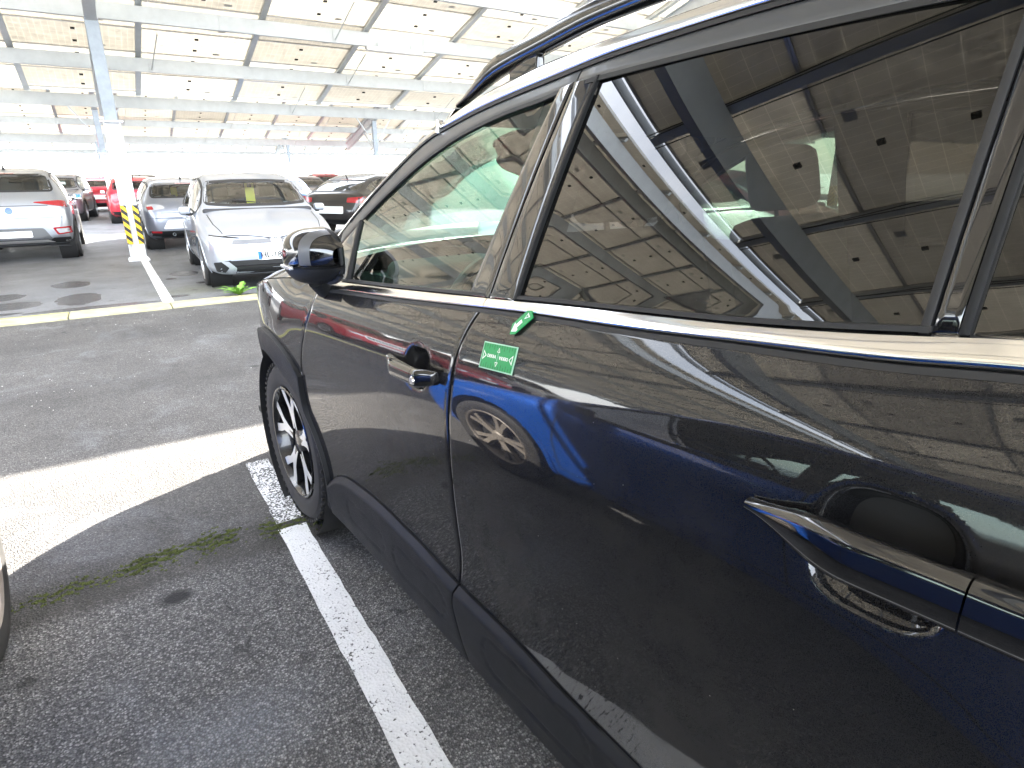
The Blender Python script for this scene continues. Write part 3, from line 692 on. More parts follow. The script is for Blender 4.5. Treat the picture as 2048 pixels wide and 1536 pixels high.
# front face under the hood line, rear face
def face(ysign, y_of, zs, name, m):
    vs = []; fs = []
    for z in zs:
        x0 = SX(y_of, z)
        for j in range(17):
            t = j / 16; vs.append((x0 + (2 * CX - 2 * x0) * t, y_of + ysign * .14 * (1 - abs(2 * t - 1) ** 2.2), z))
    for i in range(len(zs) - 1):
        for j in range(16): fs.append((17*i+j, 17*i+j+1, 17*i+j+18, 17*i+j+17))
    return mk(name, vs, fs, m, car)
face(1, .86, list(np.linspace(.22, .45, 6)), "front_bumper", BLACK_PL); face(1, .861, list(np.linspace(.455, .76, 8)), "front_fascia", PAINT)
face(-1, -3.44, list(np.linspace(.22, .60, 6)), "rear_bumper", BLACK_PL); face(-1, -3.36, list(np.linspace(.61, 1.29, 10)), "tailgate", PAINT)
# roof with its side rail surface
ROOFZ = H([(-.98, 1.612), (-1.15, 1.660), (-1.35, 1.702), (-1.65, 1.735), (-2.1, 1.753), (-2.6, 1.742), (-3.0, 1.705), (-3.25, 1.645)])
vs = []; fs = []; ry = np.linspace(-.985, -3.25, 48)
for y in ry:
    z0 = ZC(y) - .002; x0 = SX(y, z0) + .004; zc = ROOFZ(y)
    for j in range(33):
        s = j / 32; t = .5 - .5 * math.cos(math.pi * s) if True else s
        a = abs(2 * t - 1); vs.append((x0 + (2 * CX - 2 * x0) * t, y + .10 * (1 - a ** 2) * sstep(-1.4, -1.04, y), z0 + (zc - z0) * (1 - a ** 3.2) + .0))
for i in range(len(ry) - 1):
    for j in range(32): fs.append((33*i+j, 33*i+j+1, 33*i+j+34, 33*i+j+33))
mk("roof", vs, fs, PAINT, car)
# roof rails
for s in (0, 1):
    mb = MB(); rings = []
    ypts = np.linspace(-.98, -3.05, 60)
    for k, y in enumerate(ypts):
        t = k / 59; up = min(sstep(0, .09, t), sstep(1, .93, t)); x = .32 + .02 * sstep(1.0, 1.4, -y)
        zb = H([(-.98, 1.606), (-1.185, 1.656), (-1.28, 1.674), (-1.505, 1.708), (-1.8, 1.724), (-2.2, 1.730), (-2.7, 1.712), (-3.05, 1.666)])(y)
        w, h = .014 + .010 * up, .006 + .017 * up; zc = zb + .006 + .030 * up
        ring = []
        for q in range(12):
            a = 2 * math.pi * q / 12; ca, sa = math.cos(a), math.sin(a)
            ring.append(Vector((x + w * math.copysign(abs(ca) ** .6, ca), y, zc + h * math.copysign(abs(sa) ** .6, sa))))
        rings.append(ring if not s else [Vector((2 * CX - p.x, p.y, p.z)) for p in ring])
    mb.loft(rings); rr = mb.build("roof_rail", GLOSS_BLK, car, angle=60)
    for yy in (-1.25, -2.0, -2.8):
        mb = MB(); zb = H([(-.98, 1.59), (-1.19, 1.645), (-1.5, 1.697), (-2.2, 1.718), (-3.05, 1.655)])(yy); x = .335 if not s else 2 * CX - .335
        mb.rbox((x - .012, yy - .055, zb - .03), (x + .012, yy + .055, zb + .035), .008); mb.build("rail_foot", GLOSS_BLK, rr)
# dark inner shells behind the panel gaps
vs = []; fs = []; ys = np.linspace(.55, -3.3, 70); zs = list(np.linspace(.26, 1.16, 20))
for y in ys:
    for z in zs:
        z = min(z, HOODZ(y) - .03) if y > -.5 else z; vs.append((SX(y, min(z, belt(y) - .02)) + .042, y, z))
for i in range(len(ys) - 1):
    for j in range(len(zs) - 1):
        yc, zc = (ys[i] + ys[i+1]) / 2, (zs[j] + zs[j+1]) / 2
        if min(math.hypot(yc - a, zc - .354) for a in (0, -2.73)) > .455: fs.append((20*i+j, 20*i+j+1, 20*i+j+21, 20*i+j+20))
mk("inner_shell", vs, fs, DARK, car, smooth=False); mk("inner_shell", mirror_pts(vs), fs, DARK, car, smooth=False)
# wheel wells + underfloor
for ya in (0, -2.73):
    for xa in ((.02, .30, .36), (2 * CX - .02, 2 * CX - .30, 2 * CX - .36)):
        mb = MB(); mb.lathe([(.405, xa[0]), (.42, xa[1]), (.42, xa[2]), (.02, xa[2])], 'x', (0, ya, .354), 40); mb.build("wheel_well", DARK, car)
mb = MB(); mb.box((.10, -3.3, .24), (2 * CX - .10, .8, .27)); mb.build("underfloor", DARK, car, smooth=False)
# ---------------------------------------------------------------- wheels
def tyre_geo(mb, R, rim, w, mi=0):
    prof = [(rim, -w * .42), (rim + .012, -w * .47), (rim + (R - rim) * .35, -w * .51), (rim + (R - rim) * .72, -w * .50), (R - .020, -w * .45), (R - .006, -w * .40), (R, -w * .33)]
    grooves = []
    for gx in (-.22, 0.0, .22): grooves += [(R, gx * w - .012 * w / .2), (R - .008, gx * w - .009 * w / .2), (R - .008, gx * w + .009 * w / .2), (R, gx * w + .012 * w / .2)]
    prof = prof + grooves + [(r, -a) for r, a in reversed(prof)]
    mb.lathe(prof, 'x', (0, 0, 0), 72, mi)
def wheel_near(parent, x, y, s):
    """s = -1: outer face towards -x"""
    wh = empty("wheel", (x, y, .354), 0, parent)
    if s > 0: wh.rotation_euler = (0, 0, math.pi)
    mb = MB(); tyre_geo(mb, .354, .243, .205)
    for k in range(64):                                   # shoulder tread blocks
        a = 2 * math.pi * k / 64
        for sd in (-1, 1):
            mtx = Matrix.Rotation(a, 4, 'X'); mb.box((sd * .091 - .009, -.006, .340), (sd * .091 + .009, .006, .3512), 0, mtx)
    mb.build("tyre", TYRE, wh, angle=30)
    mb = MB(); mb.lathe([(.247, -.098), (.243, -.102), (.236, -.100), (.232, -.090), (.222, -.06), (.215, .0), (.225, .09), (.245, .1)], 'x', n=72); mb.build("rim", BLACK_RIM, wh)
    mb = MB(); mb.lathe([(.0, -.02), (.17, -.02), (.17, -.002), (0, -.002)], 'x', n=48); mb.build("brake_disc", mat("brake disc", (.25, .24, .23), .4, .9), wh)
    mb = MB(); mb.lathe([(0, -.074), (.030, -.074), (.052, -.068), (.066, -.055), (.07, -.02)], 'x', n=32); mb.build("hub_cap", BLACK_RIM, wh)
    for k in range(5):
        a0 = 2 * math.pi * k / 5 + .25
        def P(r, a, xx): return Vector((xx, r * math.cos(a0 + a), r * math.sin(a0 + a)))
        dark = MB(); fac = MB()
        for sgn in (-1, 1):
            path = [(.058, .10, .26), (.105, .075, .155), (.150, .105, .125), (.190, .22, .105), (.236, .275, .085)]
            ring_d = []; 
            for (r, ca, hw) in path:
                xx = -.070 - .016 * (r / .236); a1, a2 = sgn * (ca - hw), sgn * (ca + hw)
                ring_d.append([P(r, a1, xx), P(r, a2, xx), P(r, a2 * .97, xx + .035), P(r, a1 * 1.03, xx + .035)])
            dark.loft(ring_d)
            top = []
            for i, (r, ca, hw) in enumerate(path):
                xx = -.0715 - .016 * (r / .236); fr = (.3, .75, .92, .95, .95)[i]
                lo = ca + hw * (1 - 2 * fr) if r < .16 else ca - hw * fr; hi = ca + hw * .92
                top.append([P(r, sgn * lo, xx), P(r, sgn * hi, xx), P(r, sgn * hi, xx + .003), P(r, sgn * lo, xx + .003)])
            fac.loft(top)
        dark.build("spoke", BLACK_RIM, wh, smooth=False); fac.build("spoke_face", SILVER_RIM, wh, smooth=False)
    return wh
for y in (0, -2.73):
    wheel_near(car, .130, y, -1); wheel_near(car, 2 * CX - .130, y, 1)
# ---------------------------------------------------------------- door handles
def handle(y0, y1, zc, seam, lock, zt=0.0, tip=.35, h=.0195):
    root = empty("door_handle", (0, 0, 0), 0, car)
    def section(t):
        y = y0 + (y1 - y0) * t; z = zc + zt * (y - y0)
        bow = sstep(-.06, .42, t) * sstep(1.04, .86, t); hh = h * (tip + (1 - tip) * sstep(-.04, .36, t)) * (1 - .25 * sstep(.9, 1, t)); dd = .010 + .007 * bow
        cx = SX(y, z) - .002 - .036 * (.12 + .88 * bow)
        ring = []
        for q in range(16):
            a = 2 * math.pi * q / 16; ca, sa = math.cos(a), math.sin(a)
            ring.append(Vector((cx + dd * math.copysign(abs(ca) ** .7, ca), y, z + hh * math.copysign(abs(sa) ** .75, sa))))
        return ring
    ts = list(np.linspace(0, seam, 26)); mb = MB(); mb.loft([section(t) for t in ts]); mb.build("grip", GLOSS_BLK, root, angle=60)
    mb = MB(); mb.loft([section(t) for t in np.linspace(seam + .006, 1.0, 12)]); mb.build("handle_end", GLOSS_BLK, root, angle=60)
    if lock:
        t = .86; y = y0 + (y1 - y0) * t; mb = MB(); r = section(t); xm = min(p.x for p in r)
        mb.lathe([(0, xm - .002), (.0085, xm - .002), (.0105, xm + .002)], 'x', (0, y, zc + zt * (y - y0) - .003), 20); mb.build("lock", CHROME, root)
handle(-1.108, -1.352, .994, .80, True, -.035, .55, .021); handle(-2.130, -2.480, 1.039, .70, False, -.05, .20, .031)
# ---------------------------------------------------------------- folded door mirror
mr = empty("door_mirror", (0, 0, 0), 0, car)
def mshell(z_lo, z_hi, grow=0.0):
    rings = []
    for i in range(25):
        t = i / 24; y = -.47 - .21 * t
        ky = math.sin(math.pi * (.06 + .90 * t)) ** .55
        ring = []
        for q in range(29):
            a = math.pi * (.5 + q / 28)                      # left half circle, from top to bottom
            ca, sa = math.cos(a), math.sin(a); zc = 1.196 + .008 * t; hz = (.088 + grow) * ky; dx = (.118 + grow) * ky
            z = zc + hz * math.copysign(abs(sa) ** .75, sa); x = .052 - dx * abs(ca) ** .62 if ca < 0 else .052
            if z < z_lo: z = z_lo
            if z > z_hi: z = z_hi
            ring.append(Vector((x + .05 * t - .025, y, z)))
        rings.append(ring)
    return rings
for nm, lo, hi, m in (("mirror_cap", 1.176, 2, GLOSS_BLK), ("mirror_base", 0, 1.172, BLACK_PL)):
    mb = MB(); mb.loft(mshell(lo, hi), False, False); mb.build(nm, m, mr, angle=55)
mb = MB(); mb.loft(mshell(1.171, 1.177, -.003), False, False); mb.build("mirror_joint", BLACK_RUB, mr)
# rim towards the door and the silver accent
mb = MB(); pts = []
for k in range(41):
    a = 2 * math.pi * k / 40; pts.append((.050 + .022 * math.cos(a) * -1, -.575 + .092 * math.copysign(abs(math.cos(a)) ** .6, math.cos(a)), 1.198 + .078 * math.copysign(abs(math.sin(a)) ** .7, math.sin(a))))
mb.tube(pts, .010, 8, cap=False); mb.build("mirror_rim", BLACK_PL, mr)
mb = MB(); mb.add([(p[0] + .003, p[1] * .96 - .575 * .04, 1.198 + (p[2] - 1.198) * .95) for p in pts[:-1]], [tuple(range(40))]); mb.build("mirror_glass", MIRROR_GL, mr, smooth=False)
rings = mshell(1.180, 2, .0022)[17:21]; mb = MB(); mb.loft(rings, False, False); mb.build("mirror_accent", mat("satin grey accent", (.13, .13, .135), .35, .4), mr, angle=60)
mb = MB(); mb.tube([(.10, -.53, 1.07), (.055, -.535, 1.085), (.03, -.55, 1.12)], [.030, .028, .032], 12); mb.build("mirror_foot", BLACK_PL, mr)
mb = MB(); mb.rbox((-.075, -.62, 1.168), (-.062, -.53, 1.179), .004); mb.build("indicator", CLEAR_LENS, mr)
# ---------------------------------------------------------------- interior
it = MB()
def seat(x, y, rear=False):
    mb = MB()
    mb.rbox((x - .26, y - .50, .52), (x + .26, y + .02, .72), .06)
    mtx = Matrix.Translation((x, y - .48, .66)) @ Matrix.Rotation(R_(-14), 4, 'X')
    mb.rbox((-.25, -.09, 0), (.25, .07, .66), .07, 0, mtx); mb.rbox((-.14, -.07, .68), (.14, .05, .88), .05, 0, mtx)
    mb.tube([mtx @ Vector((-.06, -.01, .6)), mtx @ Vector((-.06, -.01, .75))], .008, 6); mb.tube([mtx @ Vector((.06, -.01, .6)), mtx @ Vector((.06, -.01, .75))], .008, 6)
    mb.build("seat", INT_DARK, car)
seat(.55, -1.05); seat(1.31, -1.05)
for x in (.48, .93, 1.38): seat(x, -1.95)
mb = MB(); mb.rbox((.15, -.62, .75), (2 * CX - .15, -.20, 1.09), .08); mb.rbox((.33, -.66, 1.02), (.76, -.40, 1.145), .05); mb.rbox((.85, -.60, 1.03), (1.15, -.57, 1.19), .02); mb.build("dashboard", INT_DARK, car)
mb = MB(); c0 = Vector((.55, -.80, 1.03)); ax = Matrix.Rotation(R_(-66), 4, 'X'); pts = [c0 + (ax @ Vector((.185 * math.cos(a), .185 * math.sin(a), 0))) for a in np.linspace(0, 2 * math.pi, 41)]
mb.tube(pts, .017, 8, cap=False)
for a in (0.1, math.pi - .1, 1.5 * math.pi): mb.tube([c0, c0 + (ax @ Vector((.18 * math.cos(a), .18 * math.sin(a), 0)))], .018, 6)
mb.build("steering_wheel", mat("steering wheel leather", (.035, .035, .035), .5), car)
mb = MB(); mb.box((.20, -3.2, .40), (2 * CX - .20, .0, .44)); mb.build("cabin_floor", INT_DARK, car, smooth=False)
vs = []; fs = []
for i, y in enumerate(np.linspace(-.98, -3.1, 14)):
    for j in range(9):
        t = j / 8; x0 = SX(y, ZO(y)) + .05; vs.append((x0 + (2 * CX - 2 * x0) * t, y, min(ROOFZ(y) - .05, ZO(y) + .03 + .06 * (1 - abs(2 * t - 1) ** 2))))
for i in range(13):
    for j in range(8): fs.append((9*i+j, 9*i+j+1, 9*i+j+10, 9*i+j+9))
mk("headliner", vs, fs, INT_GREY, car)
for s in (0, 1):                                            # inner door cards and inner B pillars
    f = (lambda v: v) if not s else (lambda v: (2 * CX - v[0], v[1], v[2]))
    vs = []; fs = []; yy = np.linspace(-.45, -3.1, 30)
    for y in yy:
        for z in (.45, .7, .95, BELTU(y) - .012): vs.append(f((SX(y, min(z, 1.1)) + .075, y, z)))
    for i in range(29):
        for j in range(3): fs.append((4*i+j, 4*i+j+1, 4*i+j+5, 4*i+j+4))
    mk("door_card", vs, fs, INT_DARK, car)
    vs = []; fs = []
    for z in np.linspace(1.15, 1.62, 8): 
        for y in (-1.36, -1.58): vs.append(f((SX(y, z) + .045, y, z)))
    for i in range(7): fs.append((2*i, 2*i+1, 2*i+3, 2*i+2))
    mk("pillar_lining", vs, fs, INT_DARK, car)
mb = MB(); mb.rbox((1.00, -.78, 1.47), (.86, -.74, 1.53), .015); mb.build("rear_view_mirror", BLACK_PL, car)
mk("rear_screen", [(.30, -3.24, 1.38), (2 * CX - .30, -3.24, 1.38), (2 * CX - .36, -3.05, 1.66), (.36, -3.05, 1.66)], [(0, 1, 2, 3)], GLASS_TINT, car, smooth=False)
mb = MB(); mb.box((.16, -3.1, 1.02), (2 * CX - .16, -2.45, 1.05)); mb.build("parcel_shelf", INT_DARK, car, smooth=False)

# ================================================================== MAGNETS ON THE DOOR
GREEN = mat("green print", (.012, .30, .085), .38); WHITE_PR = mat("white print", (.82, .84, .82), .4); PALE_GR = mat("pale green edge", (.35, .60, .45), .4)
def on_side(y, z, o): return Vector((SX(y, z) - o, y, z))
def frame_at(y, z, ay, az):
    """frame on the door: origin, u along image-right (rearwards), v up, n outwards"""
    p = on_side(y, z, 0); e = .02
    du = (on_side(y - e, z + az * e, 0) - p).normalized(); dv = (on_side(y, z + e, 0) - p).normalized(); n = du.cross(dv).normalized()
    if n.x > 0: n = -n
    dv = n.cross(du).normalized(); 
    if dv.z < 0: dv = -dv
    return p, du, dv, n
def text_on(name, s, size, p, du, dv, n, m, parent, rot=0.0):
    cu = bpy.data.curves.new(name, 'FONT'); cu.body = s; cu.size = size; cu.align_x = 'CENTER'; cu.align_y = 'CENTER'; cu.extrude = .0002; cu.offset = size * .022
    to = bpy.data.objects.new(name, cu); COL.objects.link(to); dg = bpy.context.evaluated_depsgraph_get()
    me = bpy.data.meshes.new_from_object(to.evaluated_get(dg)); bpy.data.objects.remove(to)
    a = du * math.cos(rot) + dv * math.sin(rot); b = dv * math.cos(rot) - du * math.sin(rot)
    mw = Matrix((a, b, n)).transposed().to_4x4(); mw.translation = p; me.transform(mw); me.materials.clear(); me.materials.append(m)
    return link(bpy.data.objects.new(name, me), parent)
root = tag(empty("ruler_magnet", (0, 0, 0), YAW), "green rectangular ruler magnet with white lettering on the rear door", "magnet")
p, du, dv, n = frame_at(-1.551, 1.092, 0, .09); W2, H2 = .0555, .0275
def bx(mb, u0, u1, v0, v1, o0, o1, mi=0):
    q = [p + du * u + dv * v + n * o for o in (o0, o1) for v in (v0, v1) for u in (u0, u1)]
    mb.add(q, [(0, 2, 3, 1), (4, 5, 7, 6), (0, 1, 5, 4), (2, 6, 7, 3), (0, 4, 6, 2), (1, 3, 7, 5)], mi)
mb = MB(); bx(mb, -W2, W2, -H2, H2, .0005, .0022); mb.build("plate", PALE_GR, root, smooth=False)
mb = MB(); bx(mb, -W2 + .0025, W2 - .0025, -H2 + .0025, H2 - .0025, .0023, .0026); mb.build("print_field", GREEN, root, smooth=False)
for sgn in (-1, 1):
    mb = MB()
    for k in range(13):
        u = -.049 + k * .0082; ln = .011 if k % 2 == 0 else .007
        bx(mb, u - .0007, u + .0007, sgn * (H2 - .0025), sgn * (H2 - .0025 - ln), .00265, .0028)
    mb.build("ruler_ticks", mat("dark green ticks", (.005, .10, .03), .4), root, smooth=False)
    mb = MB()
    tri = lambda cu_, cv, w, h_, d: [p + du * (cu_ - w) + dv * cv + n * d, p + du * (cu_ + w) + dv * cv + n * d, p + du * cu_ + dv * (cv + h_) + n * d]
    mb.add(tri(0, sgn * .010, .005, sgn * .010, .0029), [(0, 1, 2)]); mb.build("arrow_mark", WHITE_PR, root, smooth=False)
    mb = MB(); mb.add(tri(0, sgn * .0112, .0028, sgn * .006, .0031), [(0, 1, 2)]); mb.build("arrow_mark_centre", GREEN, root, smooth=False)
    mb = MB(); c0 = p + du * (sgn * .049)
    mb.add([c0 + dv * .010 + n * .0029, c0 - dv * .010 + n * .0029, c0 - du * sgn * .0 + du * (-sgn) * .012 + n * .0029], [(0, 1, 2)]); mb.build("arrow_mark", WHITE_PR, root, smooth=False)
    mb = MB(); mb.add([c0 + du * (-sgn) * .002 + dv * .006 + n * .0031, c0 + du * (-sgn) * .002 - dv * .006 + n * .0031, c0 + du * (-sgn) * .009 + n * .0031], [(0, 1, 2)]); mb.build("arrow_mark_centre", GREEN, root, smooth=False)
text_on("lettering", "DEKRA", .0092, p - du * .0195 + n * .0028, du, dv, n, WHITE_PR, root)
text_on("lettering", "DEKRA", .0092, p + du * .0195 + n * .0028, du, dv, n, WHITE_PR, root, math.pi)
mb = MB(); bx(mb, -.0006, .0006, -H2 + .003, H2 - .003, .00265, .0027); mb.build("centre_line", PALE_GR, root, smooth=False)
root = tag(empty("arrow_magnet", (0, 0, 0), YAW), "small green arrow magnet with white arrow under the window trim", "magnet")
p, du, dv, n = frame_at(-1.588, 1.163, 0, .09); p = p - n * 0 + n * .004
ang = math.atan2(-.034, -.032); ca, sa = math.cos(ang), math.sin(ang)
du, dv = du * ca + dv * sa, dv * ca - du * sa              # local u points along the arrow
def poly(mb, pts, o0, o1):
    k = len(pts); q = [p + du * u + dv * v + n * o for o in (o0, o1) for u, v in pts]
    mb.add(q, [tuple(range(k))[::-1], tuple(range(k, 2 * k))] + [(i, (i + 1) % k, k + (i + 1) % k, k + i) for i in range(k)])
out = [(-.027, -.0115), (-.034, 0), (-.027, .0115), (.020, .0115), (.031, 0), (.020, -.0115)]
out = [(-.030, .013), (-.032, -.004), (-.022, -.013), (.020, -.013), (.033, .004), (.022, .013)]
mb = MB(); poly(mb, out, .0005, .0025); mb.build("plate", GREEN, root, smooth=False)
mb = MB(); poly(mb, [(-.004, .0035), (-.004, -.0045), (.012, -.0045), (.012, -.0105), (.028, .001), (.017, .0105), (.012, .0085), (.012, .0035)], .0026, .0029); mb.build("arrow_print", WHITE_PR, root, smooth=False)
mb = MB(); poly(mb, [(-.024, -.0055), (-.010, .000), (-.024, .0065)], .0026, .0029); mb.build("arrow_print", WHITE_PR, root, smooth=False)
mb = MB(); poly(mb, [(-.0215, -.0025), (-.0145, .0002), (-.0215, .0035)], .0030, .0032); mb.build("arrow_print_centre", GREEN, root, smooth=False)
# ================================================================== PARKED CARS
def poly_round(pts, r, n=4):
    out = []; k = len(pts)
    for i in range(k):
        p0, p1, p2 = Vector(pts[i-1]), Vector(pts[i]), Vector(pts[(i+1) % k])
        a, b = (p0 - p1), (p2 - p1); d = min(r, a.length * .45, b.length * .45); a.normalize(); b.normalize()
        q0, q2 = p1 + a * d, p1 + b * d
        for j in range(n + 1):
            t = j / n; out.append(tuple((q0 * (1-t) + p1 * t) * (1-t) + (p1 * (1-t) + q2 * t) * t))
    return out
def inside(p, poly):
    c = False; x, y = p; j = len(poly) - 1
    for i in range(len(poly)):
        xi, yi = poly[i]; xj, yj = poly[j]
        if (yi > y) != (yj > y) and x < (xj - xi) * (y - yi) / (yj - yi) + xi: c = not c
        j = i
    return c
def resample(poly, step):
    out = []; k = len(poly)
    for i in range(k):
        a, b = Vector(poly[i]), Vector(poly[(i+1) % k]); n = max(1, int((b - a).length / step))
        out += [tuple(a + (b - a) * (j / n)) for j in range(n)]
    return out
def offset_poly(poly, d):
    k = len(poly); area = sum(poly[i][0] * poly[(i+1) % k][1] - poly[(i+1) % k][0] * poly[i][1] for i in range(k)); sg = 1 if area > 0 else -1; out = []
    for i in range(k):
        a, b, c = Vector(poly[i-1]), Vector(poly[i]), Vector(poly[(i+1) % k]); t = (c - a)
        if t.length < 1e-9: out.append(tuple(b)); continue
        t.normalize(); out.append((b.x + t.y * d * sg, b.y - t.x * d * sg))
    return out
class Body:
    """a parked car body skin; parts are cut in or laid on it by projection along a car axis"""
    def __init__(s, spec, root, pmat):
        s.sp = spec; s.root = root; s.pm = pmat; L = spec['L']; s.L = L
        zt, sh, wm, zl, gg = H(spec['zt']), H(spec['sh']), H(spec['wm']), H(spec['zl']), H(spec['g'])
        rw = spec['rw']; st = sorted(set([p[0] for p in spec['zt']] + [.10, .25, .55, .85, 1.2, 1.55, 2.0, 2.5, 3.0, L - .5, L - .3, L - .15]))
        s.zt, s.sh, s.wm, s.gg = zt, sh, wm, gg
        rings = []
        for q in st:
            W = wm(q); S = min(sh(q), zt(q) - .02); Z = zt(q); gz = min(1, max(0, gg(q))); B = zl(q)
            we = W * .93 * .9 * (1 - gz) + rw * gz; ze = Z - (.035 * (1 - gz) + .06 * gz); ze = max(ze, S + .008)
            mid = B + (S - B) * .55
            r = [(0, B), (W * .80, B), (W * .95, B + .05), (W * .985, B + .14), (W, mid), (W * .992, S - .07 * min(1, (S - B) / .5)), (W * (.955 if gz > .2 else .95), S), (we, ze), (we * .80, Z - (Z - ze) * .22), (we * .42, Z - .004), (0, Z)]
            rings.append([(x, L / 2 - q, z) for x, z in r])
        n = 11; vs = []; ids = []
        for r in rings:
            row = []
            for k, p in enumerate(r): row.append(len(vs)); vs.append(p)
            rowm = [row[k] if k in (0, n - 1) else None for k in range(n)]
            for k in range(1, n - 1): rowm[k] = len(vs); vs.append((-r[k][0], r[k][1], r[k][2]))
            ids.append((row, rowm))
        fs = []
        for i in range(len(ids) - 1):
            for side in (0, 1):
                a, b = ids[i][side], ids[i+1][side]
                for k in range(n - 1): fs.append((a[k], a[k+1], b[k+1], b[k]))
        for e in (0, -1):
            a, b = ids[e]
            for k in range(n - 1):
                f = [a[k], a[k+1], b[k+1], b[k]]; f = list(dict.fromkeys(f)); fs.append(tuple(f))
        me = bpy.data.meshes.new("tmp"); me.from_pydata(vs, [], fs); me.update()
        bm = bmesh.new(); bm.from_mesh(me); bmesh.ops.recalc_face_normals(bm, faces=bm.faces); bm.to_mesh(me); bm.free()
        ob = bpy.data.objects.new("tmp", me); COL.objects.link(ob); md = ob.modifiers.new("s", 'SUBSURF'); md.levels = 2; md.render_levels = 2
        dg = bpy.context.evaluated_depsgraph_get(); ev = bpy.data.meshes.new_from_object(ob.evaluated_get(dg))
        bpy.data.objects.remove(ob); bpy.data.meshes.remove(me)
        s.bm = bmesh.new(); s.bm.from_mesh(ev); bpy.data.meshes.remove(ev); s.bvh = BVHTree.FromBMesh(s.bm); s.cut = set(); s.bm.faces.ensure_lookup_table()
        s.cent = [f.calc_center_median() for f in s.bm.faces]
    AX = {'front': (Vector((0, -1, 0)), lambda u, v: Vector((u, 6, v))), 'rear': (Vector((0, 1, 0)), lambda u, v: Vector((u, -6, v))),
          'right': (Vector((-1, 0, 0)), lambda u, v: Vector((4, u, v))), 'left': (Vector((1, 0, 0)), lambda u, v: Vector((-4, u, v))), 'top': (Vector((0, 0, -1)), lambda u, v: Vector((u, v, 5)))}
    def hit(s, ax, u, v):
        d, o = s.AX[ax]; h = s.bvh.ray_cast(o(u, v), d)
        if h[0] is None:
            p = o(u, v); h = s.bvh.find_nearest(p + d * (p.dot(-d) - (s.L / 2 if ax in ('front', 'rear') else .8))); return h[0]
        return h[0]
    def decal(s, name, ax, poly, m, off=.004, thick=.012, step=.05, parent=None, label=None, mats=None):
        d, o = s.AX[ax]; bm = bmesh.new(); vv = [bm.verts.new((p[0], p[1], 0)) for p in poly]
        try: bm.faces.new(vv)
        except ValueError: pass
        xs = [p[0] for p in poly]; ys = [p[1] for p in poly]
        for a, lo, hi in ((0, min(xs), max(xs)), (1, min(ys), max(ys))):
            k = int((hi - lo) / step)
            for i in range(1, k + 1):
                c = lo + (hi - lo) * i / (k + 1); co = [0, 0, 0]; co[a] = c; no = [0, 0, 0]; no[a] = 1
                bmesh.ops.bisect_plane(bm, geom=list(bm.verts) + list(bm.edges) + list(bm.faces), plane_co=co, plane_no=no)
        for v in bm.verts: v.co = s.hit(ax, v.co.x, v.co.y) - d * off
        r = bmesh.ops.extrude_edge_only(bm, edges=[e for e in bm.edges if e.is_boundary])
        for g in r['geom']:
            if isinstance(g, bmesh.types.BMVert): g.co += d * thick
        ob = mkbm(name, bm, m, parent or s.root)
        if label: ob["label"] = label
        return ob
    def ring(s, name, ax, poly, d0, d1, m, off=.005, thick=.01, parent=None):
        d, o = s.AX[ax]; p = resample(poly, .04); a, b = offset_poly(p, d0), offset_poly(p, d1); vs = []; fs = []; k = len(p)
        for q in (a, b):
            for u, v in q: vs.append(s.hit(ax, u, v) - d * off)
        for u, v in b: vs.append(s.hit(ax, u, v) - d * off + d * thick)
        for u, v in a: vs.append(s.hit(ax, u, v) - d * off + d * thick)
        for i in range(k):
            j = (i + 1) % k; fs += [(i, j, k + j, k + i), (k + i, k + j, 2*k + j, 2*k + i), (i, j, 3*k + j, 3*k + i)]
        return mk(name, vs, fs, m, parent or s.root)
    def line(s, ax, pts, w, m, name="shut_line", off=.0015, parent=None):
        """thin dark joint"""
        d, o = s.AX[ax]; q = []
        for a, b in zip(pts, pts[1:]):
            n = max(1, int(math.dist(a, b) / .05)); q += [(a[0] + (b[0]-a[0]) * i / n, a[1] + (b[1]-a[1]) * i / n) for i in range(n)]
        q.append(pts[-1]); vs = []; fs = []
        for i, p in enumerate(q):
            a, b = q[max(0, i-1)], q[min(len(q)-1, i+1)]; t = Vector((b[0]-a[0], b[1]-a[1])); t.normalize(); nx, ny = -t.y * w / 2, t.x * w / 2
            vs += [s.hit(ax, p[0] + nx, p[1] + ny) - d * off, s.hit(ax, p[0] - nx, p[1] - ny) - d * off]
        for i in range(len(q) - 1): fs.append((2*i, 2*i+1, 2*i+3, 2*i+2))
        return mk(name, vs, fs, m, parent or s.root)
    def hole(s, ax, poly):
        d, o = s.AX[ax]
        for i, c in enumerate(s.cent):
            u, v = (c.x, c.z) if ax in ('front', 'rear') else ((c.y, c.z) if ax in ('left', 'right') else (c.x, c.y))
            if s.bm.faces[i].normal.dot(d) < -.02 and inside((u, v), poly):
                h = s.hit(ax, u, v)
                if h is not None and (h - c).length < .12: s.cut.add(i)
    def window(s, ax, poly, m, name="window", fr=.022):
        s.hole(ax, offset_poly(resample(poly, .04), -.012))
        g = s.decal(name, ax, poly, m, off=.002, thick=.003, step=.09); s.ring("window_frame", ax, poly, -.008, fr, BLACK_RUB, off=.004, parent=g)
        return g
    def arch(s, ya, R):
        for i, c in enumerate(s.cent):
            if abs(c.x) > s.sp['W'] * .25 and math.hypot(c.y - ya, c.z - s.sp['R']) < R: s.cut.add(i)
    def finish(s, name="body_shell"):
        s.bm.faces.ensure_lookup_table(); bmesh.ops.delete(s.bm, geom=[s.bm.faces[i] for i in s.cut], context='FACES')
        return mkbm(name, s.bm, s.pm, s.root, angle=60)
